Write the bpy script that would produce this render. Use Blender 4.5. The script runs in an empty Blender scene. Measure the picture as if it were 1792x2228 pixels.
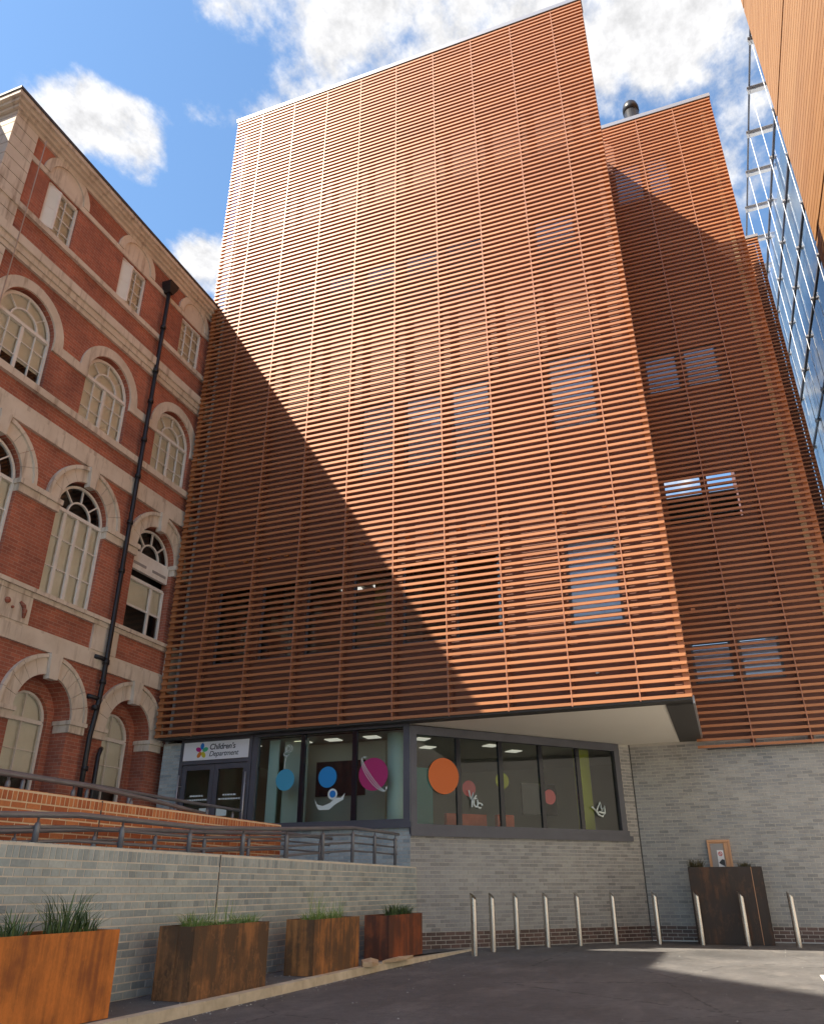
import bpy, math, random
from mathutils import Matrix, Vector
random.seed(7)
S = bpy.context.scene
COL = S.collection

# ------------------------------------------------------------------ camera
FPX, PW, PH = 1689.37, 1792.0, 2228.0            # focal length in photo pixels
PIT, YAW, ROL = map(math.radians, (25.8645, 20.409, -0.2548))
CAM = Vector((0, 0, 1.1))
fw = Vector((-math.sin(YAW)*math.cos(PIT), math.cos(YAW)*math.cos(PIT), math.sin(PIT)))
r0 = Vector((math.cos(YAW), math.sin(YAW), 0)); u0 = r0.cross(fw)
rt = r0*math.cos(ROL) + u0*math.sin(ROL); up = rt.cross(fw)
cd = bpy.data.cameras.new('camera'); cam = bpy.data.objects.new('camera', cd); COL.objects.link(cam)
M = Matrix((rt, up, -fw)).transposed().to_4x4(); M.translation = CAM
cam.matrix_world = M
cd.sensor_fit = 'VERTICAL'; cd.sensor_height = 36; cd.sensor_width = 36
cd.lens = FPX/PH*36; cd.clip_start = .05; cd.clip_end = 3000
S.camera = cam

# ------------------------------------------------------------------ light
SUN = Vector((1, .95, -1.65)).normalized()       # direction the light travels
sl = bpy.data.lights.new('sun', 'SUN'); sl.energy = 2.5; sl.angle = math.radians(.5); sl.color = (1, .91, .77)
so = bpy.data.objects.new('sun', sl); COL.objects.link(so)
so.rotation_euler = SUN.to_track_quat('-Z', 'Y').to_euler(); so.location = (-30, -20, 60)
W = bpy.data.worlds.new('World'); S.world = W; W.use_nodes = True
W.cycles.sampling_method = 'MANUAL'; W.cycles.sample_map_resolution = 256
S.view_settings.view_transform = 'Standard'; S.view_settings.look = 'None'
S.view_settings.gamma = 1; S.view_settings.exposure = 2.12
S.cycles.max_bounces = 7; S.cycles.diffuse_bounces = 4; S.cycles.transparent_max_bounces = 12

def nd(nt, t, **k):
    n = nt.nodes.new(t)
    for a, v in k.items():
        if a in n.bl_rna.properties: setattr(n, a, v)
        else: n.inputs[a.replace('_', ' ')].default_value = v
    return n
def mth(nt, op, a, b=None, c=None, clamp=False):
    n = nt.nodes.new('ShaderNodeMath'); n.operation = op; n.use_clamp = clamp
    for i, v in enumerate((a, b, c)):
        if v is None: continue
        if isinstance(v, (int, float)): n.inputs[i].default_value = v
        else: nt.links.new(v, n.inputs[i])
    return n.outputs[0]
def mixc(nt, f, a, b, bt='MIX'):
    n = nt.nodes.new('ShaderNodeMix'); n.data_type = 'RGBA'; n.blend_type = bt
    for i, v in ((0, f), (6, a), (7, b)):
        if isinstance(v, (int, float)): n.inputs[i].default_value = v
        elif isinstance(v, tuple): n.inputs[i].default_value = (*v[:3], 1)
        else: nt.links.new(v, n.inputs[i])
    return n.outputs[2]

def pix_dir(x, y): return fw + rt*((x-PW/2)/FPX) - up*((y-PH/2)/FPX)
def px(P):
    d = Vector(P) - CAM; z = d.dot(fw)
    if z < .1: return None
    return PW/2 + FPX*d.dot(rt)/z, PH/2 - FPX*d.dot(up)/z

def world():
    nt = W.node_tree; nt.nodes.clear(); L = nt.links.new
    out = nd(nt, 'ShaderNodeOutputWorld'); bg = nd(nt, 'ShaderNodeBackground'); bg.inputs[1].default_value = .15
    L(bg.outputs[0], out.inputs[0])
    sky = nd(nt, 'ShaderNodeTexSky', sky_type='NISHITA', sun_disc=False)
    sky.sun_elevation = math.asin(-SUN.z); sky.sun_rotation = math.atan2(-SUN.x, -SUN.y)
    sky.altitude = 0; sky.air_density = 1.35; sky.dust_density = .5; sky.ozone_density = 3.0
    tc = nd(nt, 'ShaderNodeTexCoord'); sp = nd(nt, 'ShaderNodeSeparateXYZ'); L(tc.outputs['Generated'], sp.inputs[0])
    den = mth(nt, 'ADD', mth(nt, 'MAXIMUM', sp.outputs[2], 0.0), .12)
    px_ = mth(nt, 'DIVIDE', sp.outputs[0], den); py_ = mth(nt, 'DIVIDE', sp.outputs[1], den)
    cb = nd(nt, 'ShaderNodeCombineXYZ'); L(px_, cb.inputs[0]); L(py_, cb.inputs[1])
    def noise(scale, det, rough, off, dist=.0, sc=(1, 1, 1)):
        mp = nd(nt, 'ShaderNodeMapping'); mp.inputs[1].default_value = off; mp.inputs[3].default_value = sc; mp.inputs[2].default_value = (0, 0, .35); L(cb.outputs[0], mp.inputs[0])
        n = nd(nt, 'ShaderNodeTexNoise'); n.inputs['Scale'].default_value = scale; n.inputs['Detail'].default_value = det
        n.inputs['Roughness'].default_value = rough; n.inputs['Distortion'].default_value = dist
        L(mp.outputs[0], n.inputs[0]); return n.outputs[0]
    fine = noise(7.0, 9, .62, (.4, 7.7, 0), 0, (1.0, .72, 1)); det = noise(30, 4, .65, (4, 2, 1), 0, (1, .8, 1))
    # the cloud banks that stand in the sky of the photograph (pixel direction, radius, weight)
    banks = [(175, 165, .06, .6), (260, 175, .05, .6), (130, 235, .06, .7), (215, 275, .07, .95), (300, 265, .06, .95), (335, 320, .05, .9), (355, 385, .045, .95), (405, 255, .035, .8), (400, 540, .05, 1.0), (455, 545, .05, 1.0), (480, 30, .045, .95), (380, 65, .03, .7), (500, 250, .05, .5),
             (560, 235, .06, .5), (630, 180, .10, .52), (640, 60, .06, .4), (730, 110, .09, .5), (860, 50, .10, .42), (980, 40, .09, .55), (1120, 0, .08, .5), (1330, 60, .09, .7), (1420, 90, .08, .6),
             (1330, 190, .06, .6), (1560, 60, .07, .55), (1490, 190, .07, .5), (1560, 330, .09, .65), (1600, 200, .06, .5), (1500, 120, .05, .5), (760, 40, .08, .5)]
    holes = [(300, 470, .1, -.3), (500, 130, .05, -.25), (1500, 300, .06, -.2), (430, 330, .05, -.35), (150, 60, .1, -.3), (800, 150, .05, -.2), (560, 100, .06, -.3), (300, 60, .13, -.25), (60, 90, .22, -.3), (250, 470, .14, -.3), (440, 400, .08, -.25), (1440, 270, .06, -.25), (440, 150, .05, -.25), (1550, 160, .04, -.25)]
    acc = None
    for x, y, r, w in banks + holes:
        w = w*.8-(.2 if w > 0 else .12)
        d = pix_dir(x, y).normalized(); c = (d.x/(max(d.z, 0)+.12), d.y/(max(d.z, 0)+.12))
        r *= 1/(d.z+.12)
        dx = mth(nt, 'SUBTRACT', px_, c[0]); dy = mth(nt, 'SUBTRACT', py_, c[1])
        q = mth(nt, 'ADD', mth(nt, 'MULTIPLY', dx, dx), mth(nt, 'MULTIPLY', dy, dy))
        g = mth(nt, 'MULTIPLY', mth(nt, 'POWER', 2.71828, mth(nt, 'MULTIPLY', q, -1/(r*r))), w)
        acc = g if acc is None else mth(nt, 'ADD', acc, g)
    v = mth(nt, 'ADD', mth(nt, 'ADD', mth(nt, 'MULTIPLY', fine, 3.0), acc), mth(nt, 'MULTIPLY', det, .45))
    v = mth(nt, 'ADD', v, -.14)
    mr = nd(nt, 'ShaderNodeMapRange', interpolation_type='SMOOTHSTEP'); L(v, mr.inputs[0])
    mr.inputs[1].default_value = 1.50; mr.inputs[2].default_value = 2.15
    mask = mth(nt, 'MULTIPLY', mr.outputs[0], .96)
    shade = nd(nt, 'ShaderNodeMapRange'); L(det, shade.inputs[0]); shade.inputs[1].default_value = .3; shade.inputs[2].default_value = .7
    shade.inputs[3].default_value = .70; shade.inputs[4].default_value = 1.1
    ccol = mixc(nt, 1.0, (1.72, 1.70, 1.69), shade.outputs[0], 'MULTIPLY')
    skyc = mixc(nt, 1.0, sky.outputs[0], (.30, .35, .375), 'MULTIPLY')
    L(mixc(nt, mask, skyc, ccol), bg.inputs[0])
world()

# ------------------------------------------------------------------ materials
MATS = {}
def mat(name, col, rough=.6, metal=0.0, spec=.5, build=None, emit=0):
    m = bpy.data.materials.new(name); m.use_nodes = True; nt = m.node_tree
    b = nt.nodes['Principled BSDF']; b.inputs['Base Color'].default_value = (*col, 1)
    b.inputs['Roughness'].default_value = rough; b.inputs['Metallic'].default_value = metal
    b.inputs['Specular IOR Level'].default_value = spec
    if emit: b.inputs['Emission Color'].default_value = (*col, 1); b.inputs['Emission Strength'].default_value = emit
    if build: build(nt, b, nt.links.new)
    MATS[name] = m; return m
def pos(nt): return nd(nt, 'ShaderNodeNewGeometry').outputs['Position']
def noise(nt, L, vec, scale, det=4, rough=.55, sc=None, off=(0, 0, 0)):
    if sc or off != (0, 0, 0):
        mp = nd(nt, 'ShaderNodeMapping'); mp.inputs[1].default_value = off; mp.inputs[3].default_value = sc or (1, 1, 1); L(vec, mp.inputs[0]); vec = mp.outputs[0]
    n = nd(nt, 'ShaderNodeTexNoise'); n.inputs['Scale'].default_value = scale; n.inputs['Detail'].default_value = det
    n.inputs['Roughness'].default_value = rough; L(vec, n.inputs[0]); return n.outputs[0]
def ramp(nt, L, f, stops):
    n = nd(nt, 'ShaderNodeValToRGB'); e = n.color_ramp.elements
    while len(e) < len(stops): e.new(.5)
    for i, (p, c) in enumerate(stops): e[i].position = p; e[i].color = (*c, 1)
    L(f, n.inputs[0]); return n.outputs[0]
def bump(nt, L, b, h, dist=.01, st=.5):
    n = nd(nt, 'ShaderNodeBump'); n.inputs['Distance'].default_value = dist; n.inputs['Strength'].default_value = st
    L(h, n.inputs['Height']); L(n.outputs[0], b.inputs['Normal'])
def rnd(nt):   # a random number for each object and each loose piece
    a = nd(nt, 'ShaderNodeObjectInfo').outputs['Random']; g = nd(nt, 'ShaderNodeNewGeometry').outputs['Random Per Island']
    return mth(nt, 'FRACT', mth(nt, 'ADD', mth(nt, 'MULTIPLY', a, 7.31), g))

def noisy(stops, scale=3, det=6, bm=.004, sc=None, roughv=None):
    def f(nt, b, L):
        p = pos(nt); n = noise(nt, L, p, scale, det, .6, sc); L(ramp(nt, L, n, stops), b.inputs['Base Color'])
        if bm: bump(nt, L, b, noise(nt, L, p, scale*12, 4), bm, .6)
        if roughv:
            mr = nd(nt, 'ShaderNodeMapRange'); L(n, mr.inputs[0]); mr.inputs[3].default_value, mr.inputs[4].default_value = roughv; L(mr.outputs[0], b.inputs['Roughness'])
    return f
def brickpiece(stops, rough=.5):
    def f(nt, b, L):
        p = pos(nt); c = ramp(nt, L, rnd(nt), stops)
        n = noise(nt, L, p, 1.1, 5, .6); n2 = noise(nt, L, p, 30, 4)
        c = mixc(nt, 1, c, ramp(nt, L, n, [(.3, (.86, .86, .88)), (.7, (1.14, 1.12, 1.08))]), 'MULTIPLY')
        st = noise(nt, L, p, 2.3, 5, .65, (1, 1, .25))      # rain stains
        mr = nd(nt, 'ShaderNodeMapRange'); L(st, mr.inputs[0]); mr.inputs[1].default_value = .55; mr.inputs[2].default_value = .78; mr.inputs[4].default_value = .5
        c = mixc(nt, mr.outputs[0], c, (.62, .55, .47), 'MULTIPLY')
        L(mixc(nt, 1, c, ramp(nt, L, n2, [(.3, (.88, .88, .88)), (.7, (1.1, 1.1, 1.1))]), 'MULTIPLY'), b.inputs['Base Color'])
        bump(nt, L, b, n2, .003, .5)
    return f
mat('grey_brick', (.3, .3, .3), .34, build=brickpiece([(0, (.215, .21, .205)), (.35, (.30, .29, .28)), (.7, (.35, .34, .325)), (1, (.25, .25, .25))]))
mat('cool_grey_brick', (.4, .43, .43), .36, build=brickpiece([(0, (.285, .335, .35)), (.35, (.38, .44, .45)), (.7, (.47, .52, .51)), (1, (.35, .42, .44))]))
mat('plinth_brick', (.1, .07, .06), .45, build=brickpiece([(0, (.085, .05, .042)), (.5, (.12, .07, .06)), (1, (.16, .09, .075))]))
mat('red_brick', (.4, .1, .04), .7, build=brickpiece([(0, (.42, .12, .042)), (.5, (.54, .17, .06)), (1, (.66, .25, .09))]))
mat('grey_mortar', (.72, .66, .56), .9, build=noisy([(.3, (.66, .59, .49)), (.7, (.80, .74, .64))], 6))
mat('dull_mortar', (.5, .46, .4), .9, build=noisy([(.3, (.42, .385, .335)), (.7, (.54, .5, .44))], 6))
mat('tan_mortar', (.8, .63, .4), .9, build=noisy([(.3, (.76, .58, .36)), (.7, (.86, .7, .48))], 6))
def brickwall(nt, b, L):
    g = nd(nt, 'ShaderNodeNewGeometry'); sn = nd(nt, 'ShaderNodeSeparateXYZ'); L(g.outputs['Normal'], sn.inputs[0])
    s = nd(nt, 'ShaderNodeSeparateXYZ'); L(g.outputs['Position'], s.inputs[0])
    ax = mth(nt, 'GREATER_THAN', mth(nt, 'ABSOLUTE', sn.outputs[0]), .7)
    u = mth(nt, 'ADD', mth(nt, 'MULTIPLY', s.outputs[1], ax), mth(nt, 'MULTIPLY', s.outputs[0], mth(nt, 'SUBTRACT', 1, ax)))
    cb = nd(nt, 'ShaderNodeCombineXYZ'); L(u, cb.inputs[0]); L(s.outputs[2], cb.inputs[1])
    t = nd(nt, 'ShaderNodeTexBrick'); L(cb.outputs[0], t.inputs['Vector']); t.inputs['Scale'].default_value = 1
    t.inputs['Brick Width'].default_value = .225; t.inputs['Row Height'].default_value = .075; t.inputs['Mortar Size'].default_value = .006
    t.inputs['Mortar Smooth'].default_value = .2; t.inputs['Bias'].default_value = -.1
    t.inputs['Color1'].default_value = (.46, .15, .09, 1); t.inputs['Color2'].default_value = (.33, .108, .07, 1); t.inputs['Mortar'].default_value = (.46, .28, .2, 1)
    p = g.outputs['Position']; n = noise(nt, L, p, .8, 6, .65)
    c = mixc(nt, 1, t.outputs[0], ramp(nt, L, n, [(.3, (.62, .6, .62)), (.7, (1.25, 1.2, 1.15))]), 'MULTIPLY')
    L(c, b.inputs['Base Color']); bump(nt, L, b, mth(nt, 'SUBTRACT', 1, t.outputs['Fac']), .006, .7)
mat('old_brick', (.3, .08, .05), .8, build=brickwall)
def stone(nt, b, L):
    p = pos(nt); n = noise(nt, L, p, 1.3, 7, .65); s = noise(nt, L, p, 2.2, 5, .6, (3, 3, .35))
    c = ramp(nt, L, n, [(.25, (.57, .48, .38)), (.6, (.72, .63, .52)), (.85, (.78, .70, .60))])
    mr = nd(nt, 'ShaderNodeMapRange'); L(s, mr.inputs[0]); mr.inputs[1].default_value = .53; mr.inputs[2].default_value = .72; mr.inputs[4].default_value = .75
    L(mixc(nt, mr.outputs[0], c, (.45, .38, .33), 'MULTIPLY'), b.inputs['Base Color']); bump(nt, L, b, noise(nt, L, p, 40, 4), .004, .5)
mat('stone', (.5, .4, .3), .8, build=stone)
def copper(nt, b, L):
    r = rnd(nt); p = pos(nt)
    c = ramp(nt, L, r, [(0, (.37, .142, .054)), (.5, (.43, .17, .066)), (1, (.49, .20, .08))])
    n = noise(nt, L, p, .35, 4); c = mixc(nt, mth(nt, 'MULTIPLY', n, .35), c, (.40, .142, .048)); L(c, b.inputs['Base Color']); b.inputs['Coat Weight'].default_value = .24; b.inputs['Coat Roughness'].default_value = .42
    mr = nd(nt, 'ShaderNodeMapRange'); L(noise(nt, L, p, 9, 4, .6, (.2, 1, 1)), mr.inputs[0]); mr.inputs[3].default_value = .42; mr.inputs[4].default_value = .58; L(mr.outputs[0], b.inputs['Roughness'])
mat('copper_slat', (.55, .22, .1), .38, .15, .4, build=copper)
mat('copper_rail', (.42, .18, .1), .45, .2)
mat('brown_wall', (.2, .08, .05), .6, build=noisy([(.3, (.16, .062, .04)), (.7, (.21, .09, .06))], .7, 5, .002))
mat('cap_metal', (.42, .40, .40), .35, .6)
mat('dark_frame', (.085, .085, .10), .45, build=noisy([(.3, (.08, .08, .095)), (.7, (.105, .105, .125))], 2, 4, 0))
mat('fascia', (.05, .045, .04), .5)
mat('soffit', (.86, .8, .7), .7, build=noisy([(.3, (.84, .78, .68)), (.7, (.88, .82, .72))], .6, 4, 0))
mat('white_paint', (.78, .75, .70), .5, build=noisy([(.3, (.72, .68, .62)), (.7, (.84, .81, .76))], 4, 5, .001))
mat('blind', (.78, .77, .70), .8, build=noisy([(.3, (.72, .71, .63)), (.7, (.83, .82, .75))], 1.2, 4, 0))
mat('roller_blind', (.72, .69, .74), .8, build=noisy([(.3, (.68, .65, .70)), (.7, (.76, .73, .78))], 1.5, 4, 0))
mat('dim_blind', (.42, .33, .30), .8)
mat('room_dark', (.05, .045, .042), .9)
mat('room_wall', (.46, .45, .38), .8)
mat('room_floor', (.12, .11, .10), .6)
mat('pale_green', (.66, .80, .72), .5)
mat('sage', (.66, .70, .60), .6)
mat('screen', (.012, .013, .02), .15)
mat('orange_fabric', (.55, .09, .03), .8, build=noisy([(.3, (.48, .07, .02)), (.7, (.62, .12, .05))], 5, 4, .002))
mat('lime_panel', (.45, .48, .05), .7)
mat('lamp', (1, .95, .82), .5, emit=.12)
mat('lamp_strip', (1, .95, .85), .5, emit=.38)
mat('yellow_panel', (.6, .5, .1), .6)
def asphalt(nt, b, L):
    p = pos(nt); n = noise(nt, L, p, .5, 8, .66); f = noise(nt, L, p, 120, 3, .75); d = noise(nt, L, p, 1.5, 7, .7, (1, .4, 1), (3, 1, 0)); m = noise(nt, L, p, 9, 5, .7)
    c = ramp(nt, L, n, [(.28, (.08, .077, .075)), (.5, (.125, .12, .116)), (.72, (.175, .168, .162))])
    mr = nd(nt, 'ShaderNodeMapRange'); L(d, mr.inputs[0]); mr.inputs[1].default_value = .5; mr.inputs[2].default_value = .72; mr.inputs[4].default_value = .6
    c = mixc(nt, mr.outputs[0], c, (.25, .23, .21))
    v = nd(nt, 'ShaderNodeTexVoronoi'); v.feature = 'DISTANCE_TO_EDGE'; v.inputs['Scale'].default_value = .33; L(p, v.inputs['Vector'])   # fine cracks
    wv = mth(nt, 'ADD', v.outputs['Distance'], mth(nt, 'MULTIPLY', mth(nt, 'SUBTRACT', m, .5), .05)); cr = mth(nt, 'LESS_THAN', mth(nt, 'ABSOLUTE', wv), .0022)
    c = mixc(nt, mth(nt, 'MULTIPLY', cr, .7), c, (.03, .028, .027))
    c = mixc(nt, 1, c, ramp(nt, L, m, [(.3, (.8, .8, .8)), (.7, (1.18, 1.17, 1.15))]), 'MULTIPLY')
    c = mixc(nt, 1, c, ramp(nt, L, f, [(.3, (.45, .45, .45)), (.55, (1.05, 1.05, 1.05)), (.75, (1.9, 1.85, 1.75))]), 'MULTIPLY'); L(c, b.inputs['Base Color'])
    mr = nd(nt, 'ShaderNodeMapRange'); L(n, mr.inputs[0]); mr.inputs[3].default_value = .55; mr.inputs[4].default_value = .9; L(mr.outputs[0], b.inputs['Roughness'])
    bump(nt, L, b, f, .008, .8)
mat('asphalt', (.05, .05, .05), .7, build=asphalt)
mat('kerb', (.6, .5, .36), .85, build=noisy([(.3, (.50, .42, .29)), (.7, (.72, .62, .46))], 5, 6, .004))
mat('road_paint', (.75, .73, .68), .7)
mat('ramp_paving', (.22, .21, .2), .85, build=noisy([(.3, (.18, .17, .16)), (.7, (.26, .25, .24))], 4))
mat('rail_paint', (.2, .2, .21), .4, .3, build=noisy([(.3, (.175, .175, .185)), (.7, (.225, .225, .24))], 4, 4, 0))
mat('steel', (.62, .58, .54), .24, 1.0, build=noisy([(.3, (.52, .48, .45)), (.7, (.68, .64, .6))], 14, 4, 0, (1, 1, .05), (.2, .34)))
mat('black_iron', (.022, .021, .023), .4, .2)
mat('lead', (.06, .06, .065), .6)
mat('timber', (.5, .25, .1), .6, build=lambda nt, b, L: (lambda p: (L(mixc(nt, 1, ramp(nt, L, rnd(nt), [(0, (.40, .19, .065)), (.5, (.43, .21, .075)), (1, (.46, .23, .085))]),
    ramp(nt, L, noise(nt, L, p, 6, 5, .6, (4, .15, 4)), [(.3, (.82, .8, .78)), (.7, (1.1, 1.1, 1.1))]), 'MULTIPLY'), b.inputs['Base Color'])))(pos(nt)))
mat('pale_paving', (.5, .48, .44), .8, build=noisy([(.3, (.46, .44, .40)), (.7, (.56, .54, .50))], 2))
mat('timber_gap', (.10, .04, .016), .8)
mat('card', (.5, .36, .22), .9, build=noisy([(.3, (.42, .29, .17)), (.7, (.58, .44, .29))], 12))
mat('soil', (.06, .04, .03), .95, build=noisy([(.3, (.04, .028, .02)), (.7, (.09, .065, .045))], 20))
def corten(base, dark, amt, seed, streak=1.0):
    def f(nt, b, L):
        p = pos(nt); n = noise(nt, L, p, 2.2, 7, .62, (1, 1, .8), (seed, seed*2, 0)); s = noise(nt, L, p, 5.0, 6, .65, (2.4, 2.4, .14), (0, seed, seed)); fn = noise(nt, L, p, 40, 5, .7)
        v = mth(nt, 'ADD', mth(nt, 'MULTIPLY', n, 1.0), mth(nt, 'MULTIPLY', mth(nt, 'SUBTRACT', s, .5), streak*.8))
        c = ramp(nt, L, v, [(max(.02, amt-.10), dark), (amt-.01, tuple((a+2*d)/3 for a, d in zip(base, dark))), (amt+.07, base), (min(.99, amt+.22), tuple(min(1, x*1.5) for x in base))])
        vn = mth(nt, 'ABSOLUTE', mth(nt, 'SUBTRACT', noise(nt, L, p, 2.6, 4, .6, (1.5, 1.5, .8), (seed*3, 0, seed)), .5))
        vm = nd(nt, 'ShaderNodeMapRange'); L(vn, vm.inputs[0]); vm.inputs[1].default_value = .0; vm.inputs[2].default_value = .02; vm.inputs[3].default_value = .3; vm.inputs[4].default_value = 0
        c = mixc(nt, mth(nt, 'MULTIPLY', vm.outputs[0], mth(nt, 'GREATER_THAN', n, .47)), c, tuple(min(1, x*1.7) for x in base))
        L(mixc(nt, mth(nt, 'MULTIPLY', fn, .4), c, tuple(.6*x for x in base)), b.inputs['Base Color']); bump(nt, L, b, fn, .003, .6)
        mr = nd(nt, 'ShaderNodeMapRange'); L(v, mr.inputs[0]); mr.inputs[3].default_value = .45; mr.inputs[4].default_value = .85; L(mr.outputs[0], b.inputs['Roughness'])
    return f
mat('corten_bright', (.4, .12, .02), .7, build=corten((.52, .165, .03), (.26, .075, .022), .40, 1.3, .8))
mat('corten_dark', (.1, .05, .02), .6, build=corten((.32, .14, .05), (.085, .05, .026), .56, 2.1, .7))
mat('corten_mid', (.15, .07, .03), .6, build=corten((.36, .15, .045), (.10, .055, .027), .51, 5.7, 1.0))
mat('corten_red', (.2, .06, .03), .6, build=corten((.24, .065, .022), (.09, .032, .018), .5, 8.2, 1.0))
mat('corten_black', (.05, .03, .02), .55, build=corten((.10, .05, .028), (.035, .024, .018), .58, 11.1, 1.0))
def leaf(c1, c2, c3):
    def f(nt, b, L):
        L(ramp(nt, L, rnd(nt), [(0, c1), (.55, c2), (1, c3)]), b.inputs['Base Color'])
    return f
mat('grass', (.1, .16, .04), .6, build=leaf((.10, .19, .035), (.21, .35, .07), (.42, .43, .17)))
mat('grass_dark', (.05, .1, .03), .6, build=leaf((.04, .075, .025), (.09, .15, .045), (.2, .26, .09)))
mat('grass_dull', (.07, .06, .03), .7, build=leaf((.05, .05, .02), (.09, .075, .03), (.15, .12, .06)))
def plain(name, col, rough=.5): return mat(name, col, rough)
for n, c in dict(sky_blue=(.06, .34, .52), blue=(.015, .25, .60), magenta=(.42, .02, .14), orange=(.68, .14, .02), white_print=(.72, .78, .74), logo_blue=(.01, .2, .6),
                 logo_green=(.08, .5, .25), logo_yellow=(.6, .52, .03), logo_orange=(.7, .22, .03), logo_pink=(.5, .01, .2), ink=(.03, .03, .035), sign_white=(.82, .81, .82),
                 lime=(.5, .52, .03), pink=(.8, .12, .14), teal=(.1, .35, .35), notice_red=(.6, .05, .03), paper=(.68, .76, .70), box_peach=(.62, .33, .17), grey_panel=(.33, .31, .3), pale_core=(.74, .79, .80)).items(): plain(n, c)
def glass(name, ior, tint, wav=.0):
    m = bpy.data.materials.new(name); m.use_nodes = True; nt = m.node_tree; nt.nodes.clear(); L = nt.links.new
    o = nd(nt, 'ShaderNodeOutputMaterial'); t = nd(nt, 'ShaderNodeBsdfTransparent'); t.inputs[0].default_value = (*tint, 1)
    g = nd(nt, 'ShaderNodeBsdfGlossy'); g.inputs['Roughness'].default_value = .015; g.inputs[0].default_value = (.95, .97, 1, 1)
    f = nd(nt, 'ShaderNodeFresnel'); f.inputs[0].default_value = ior; mx = nd(nt, 'ShaderNodeMixShader')
    if wav:
        bp = nd(nt, 'ShaderNodeBump'); bp.inputs['Distance'].default_value = wav; bp.inputs['Strength'].default_value = .4
        L(noise(nt, L, pos(nt), 1.3, 2), bp.inputs['Height']); L(bp.outputs[0], g.inputs['Normal'])
    L(f.outputs[0], mx.inputs[0]); L(t.outputs[0], mx.inputs[1]); L(g.outputs[0], mx.inputs[2]); L(mx.outputs[0], o.inputs[0]); MATS[name] = m
glass('glass_clear', 1.55, (.84, .90, .87), .004)
glass('glass_coated', 2.0, (.55, .56, .58), .003)
glass('glass_blind', 2.0, (.92, .92, .95), .003)
glass('glass_old', 1.5, (.97, .98, .97), .004)
glass('glass_mirror', 1.7, (.95, .98, 1.0), .01)

# ------------------------------------------------------------------ building blocks
def link(o, parent=None):
    COL.objects.link(o)
    if parent is not None: o.parent = parent; o.matrix_parent_inverse = Matrix.Translation(-parent.location) if parent.type == 'EMPTY' else Matrix()
    return o
def tag(o, label, cat=None, group=None, kind=None):
    if label: o['label'] = label
    if cat: o['category'] = cat
    if group: o['group'] = group
    if kind: o['kind'] = kind
    return o
def thing(name, label, cat, loc=(0, 0, 0), group=None):
    o = bpy.data.objects.new(name, None); o.location = loc; o.empty_display_size = .3; COL.objects.link(o); return tag(o, label, cat, group)
class MB:
    def __init__(s, tf=None): s.v = []; s.f = []; s.tf = tf
    def add(s, vs, fs):
        n = len(s.v); s.v += [tuple(s.tf(*p)) if s.tf else tuple(p) for p in vs]; s.f += [tuple(n+i for i in f) for f in fs]; return s
    def box(s, x0, x1, y0, y1, z0, z1):
        return s.add([(x, y, z) for z in (z0, z1) for y in (y0, y1) for x in (x0, x1)], [(0, 2, 3, 1), (4, 5, 7, 6), (0, 1, 5, 4), (2, 6, 7, 3), (0, 4, 6, 2), (1, 3, 7, 5)])
    def quad(s, *p): return s.add(p, [tuple(range(len(p)))])
    def prism(s, poly, off):       # extrude a polygon (3d points) along a vector
        n = len(poly); b = [tuple(a+d for a, d in zip(p, off)) for p in poly]
        return s.add(list(poly)+b, [tuple(range(n)), tuple(reversed(range(n, 2*n)))] + [(i, n+i, n+(i+1) % n, (i+1) % n) for i in range(n)])
    def tube(s, pts, r, n=8, cap=True):
        pts = [Vector(p) for p in pts]; rings = []
        for i, p in enumerate(pts):
            d = (pts[min(i+1, len(pts)-1)] - pts[max(i-1, 0)]).normalized()
            a = d.cross(Vector((0, 0, 1)) if abs(d.z) < .9 else Vector((1, 0, 0))).normalized(); b = d.cross(a)
            rr = r[i] if isinstance(r, (list, tuple)) else r
            rings.append([p + (a*math.cos(t*2*math.pi/n) + b*math.sin(t*2*math.pi/n))*rr for t in range(n)])
        vs = [v for R_ in rings for v in R_]; fs = [(i*n+j, i*n+(j+1) % n, (i+1)*n+(j+1) % n, (i+1)*n+j) for i in range(len(pts)-1) for j in range(n)]
        if cap: fs += [tuple(reversed(range(n))), tuple(range(len(vs)-n, len(vs)))]
        return s.add([tuple(v) for v in vs], fs)
    def build(s, name, m, parent=None, smooth=False, label=None, kind=None):
        me = bpy.data.meshes.new(name); me.from_pydata(s.v, [], s.f); me.materials.append(MATS[m]); me.update()
        if smooth: me.polygons.foreach_set('use_smooth', [True]*len(me.polygons))
        o = bpy.data.objects.new(name, me); link(o, parent)
        return tag(o, label, kind=kind)
def inst(name, me, parent, loc, rz=0.0):
    o = bpy.data.objects.new(name, me); o.location = loc; o.rotation_euler = (0, 0, rz); return link(o, parent)

def holes_wall(mb, u0, u1, z0, z1, holes, place, depth):
    """a flat wall with rectangular openings and reveals; place(u, d, z) -> point"""
    us = sorted({u0, u1, *[h[i] for h in holes for i in (0, 1)]}); zs = sorted({z0, z1, *[h[i] for h in holes for i in (2, 3)]})
    for a, b in zip(us, us[1:]):
        for c, d in zip(zs, zs[1:]):
            m, n = (a+b)/2, (c+d)/2
            if any(h[0] < m < h[1] and h[2] < n < h[3] for h in holes): continue
            mb.quad(place(a, 0, c), place(b, 0, c), place(b, 0, d), place(a, 0, d))
    for a, b, c, d in holes:
        for (p, q) in (((a, c), (b, c)), ((b, c), (b, d)), ((b, d), (a, d)), ((a, d), (a, c))):
            mb.quad(place(p[0], 0, p[1]), place(q[0], 0, q[1]), place(q[0], depth, q[1]), place(p[0], depth, p[1]))

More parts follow.
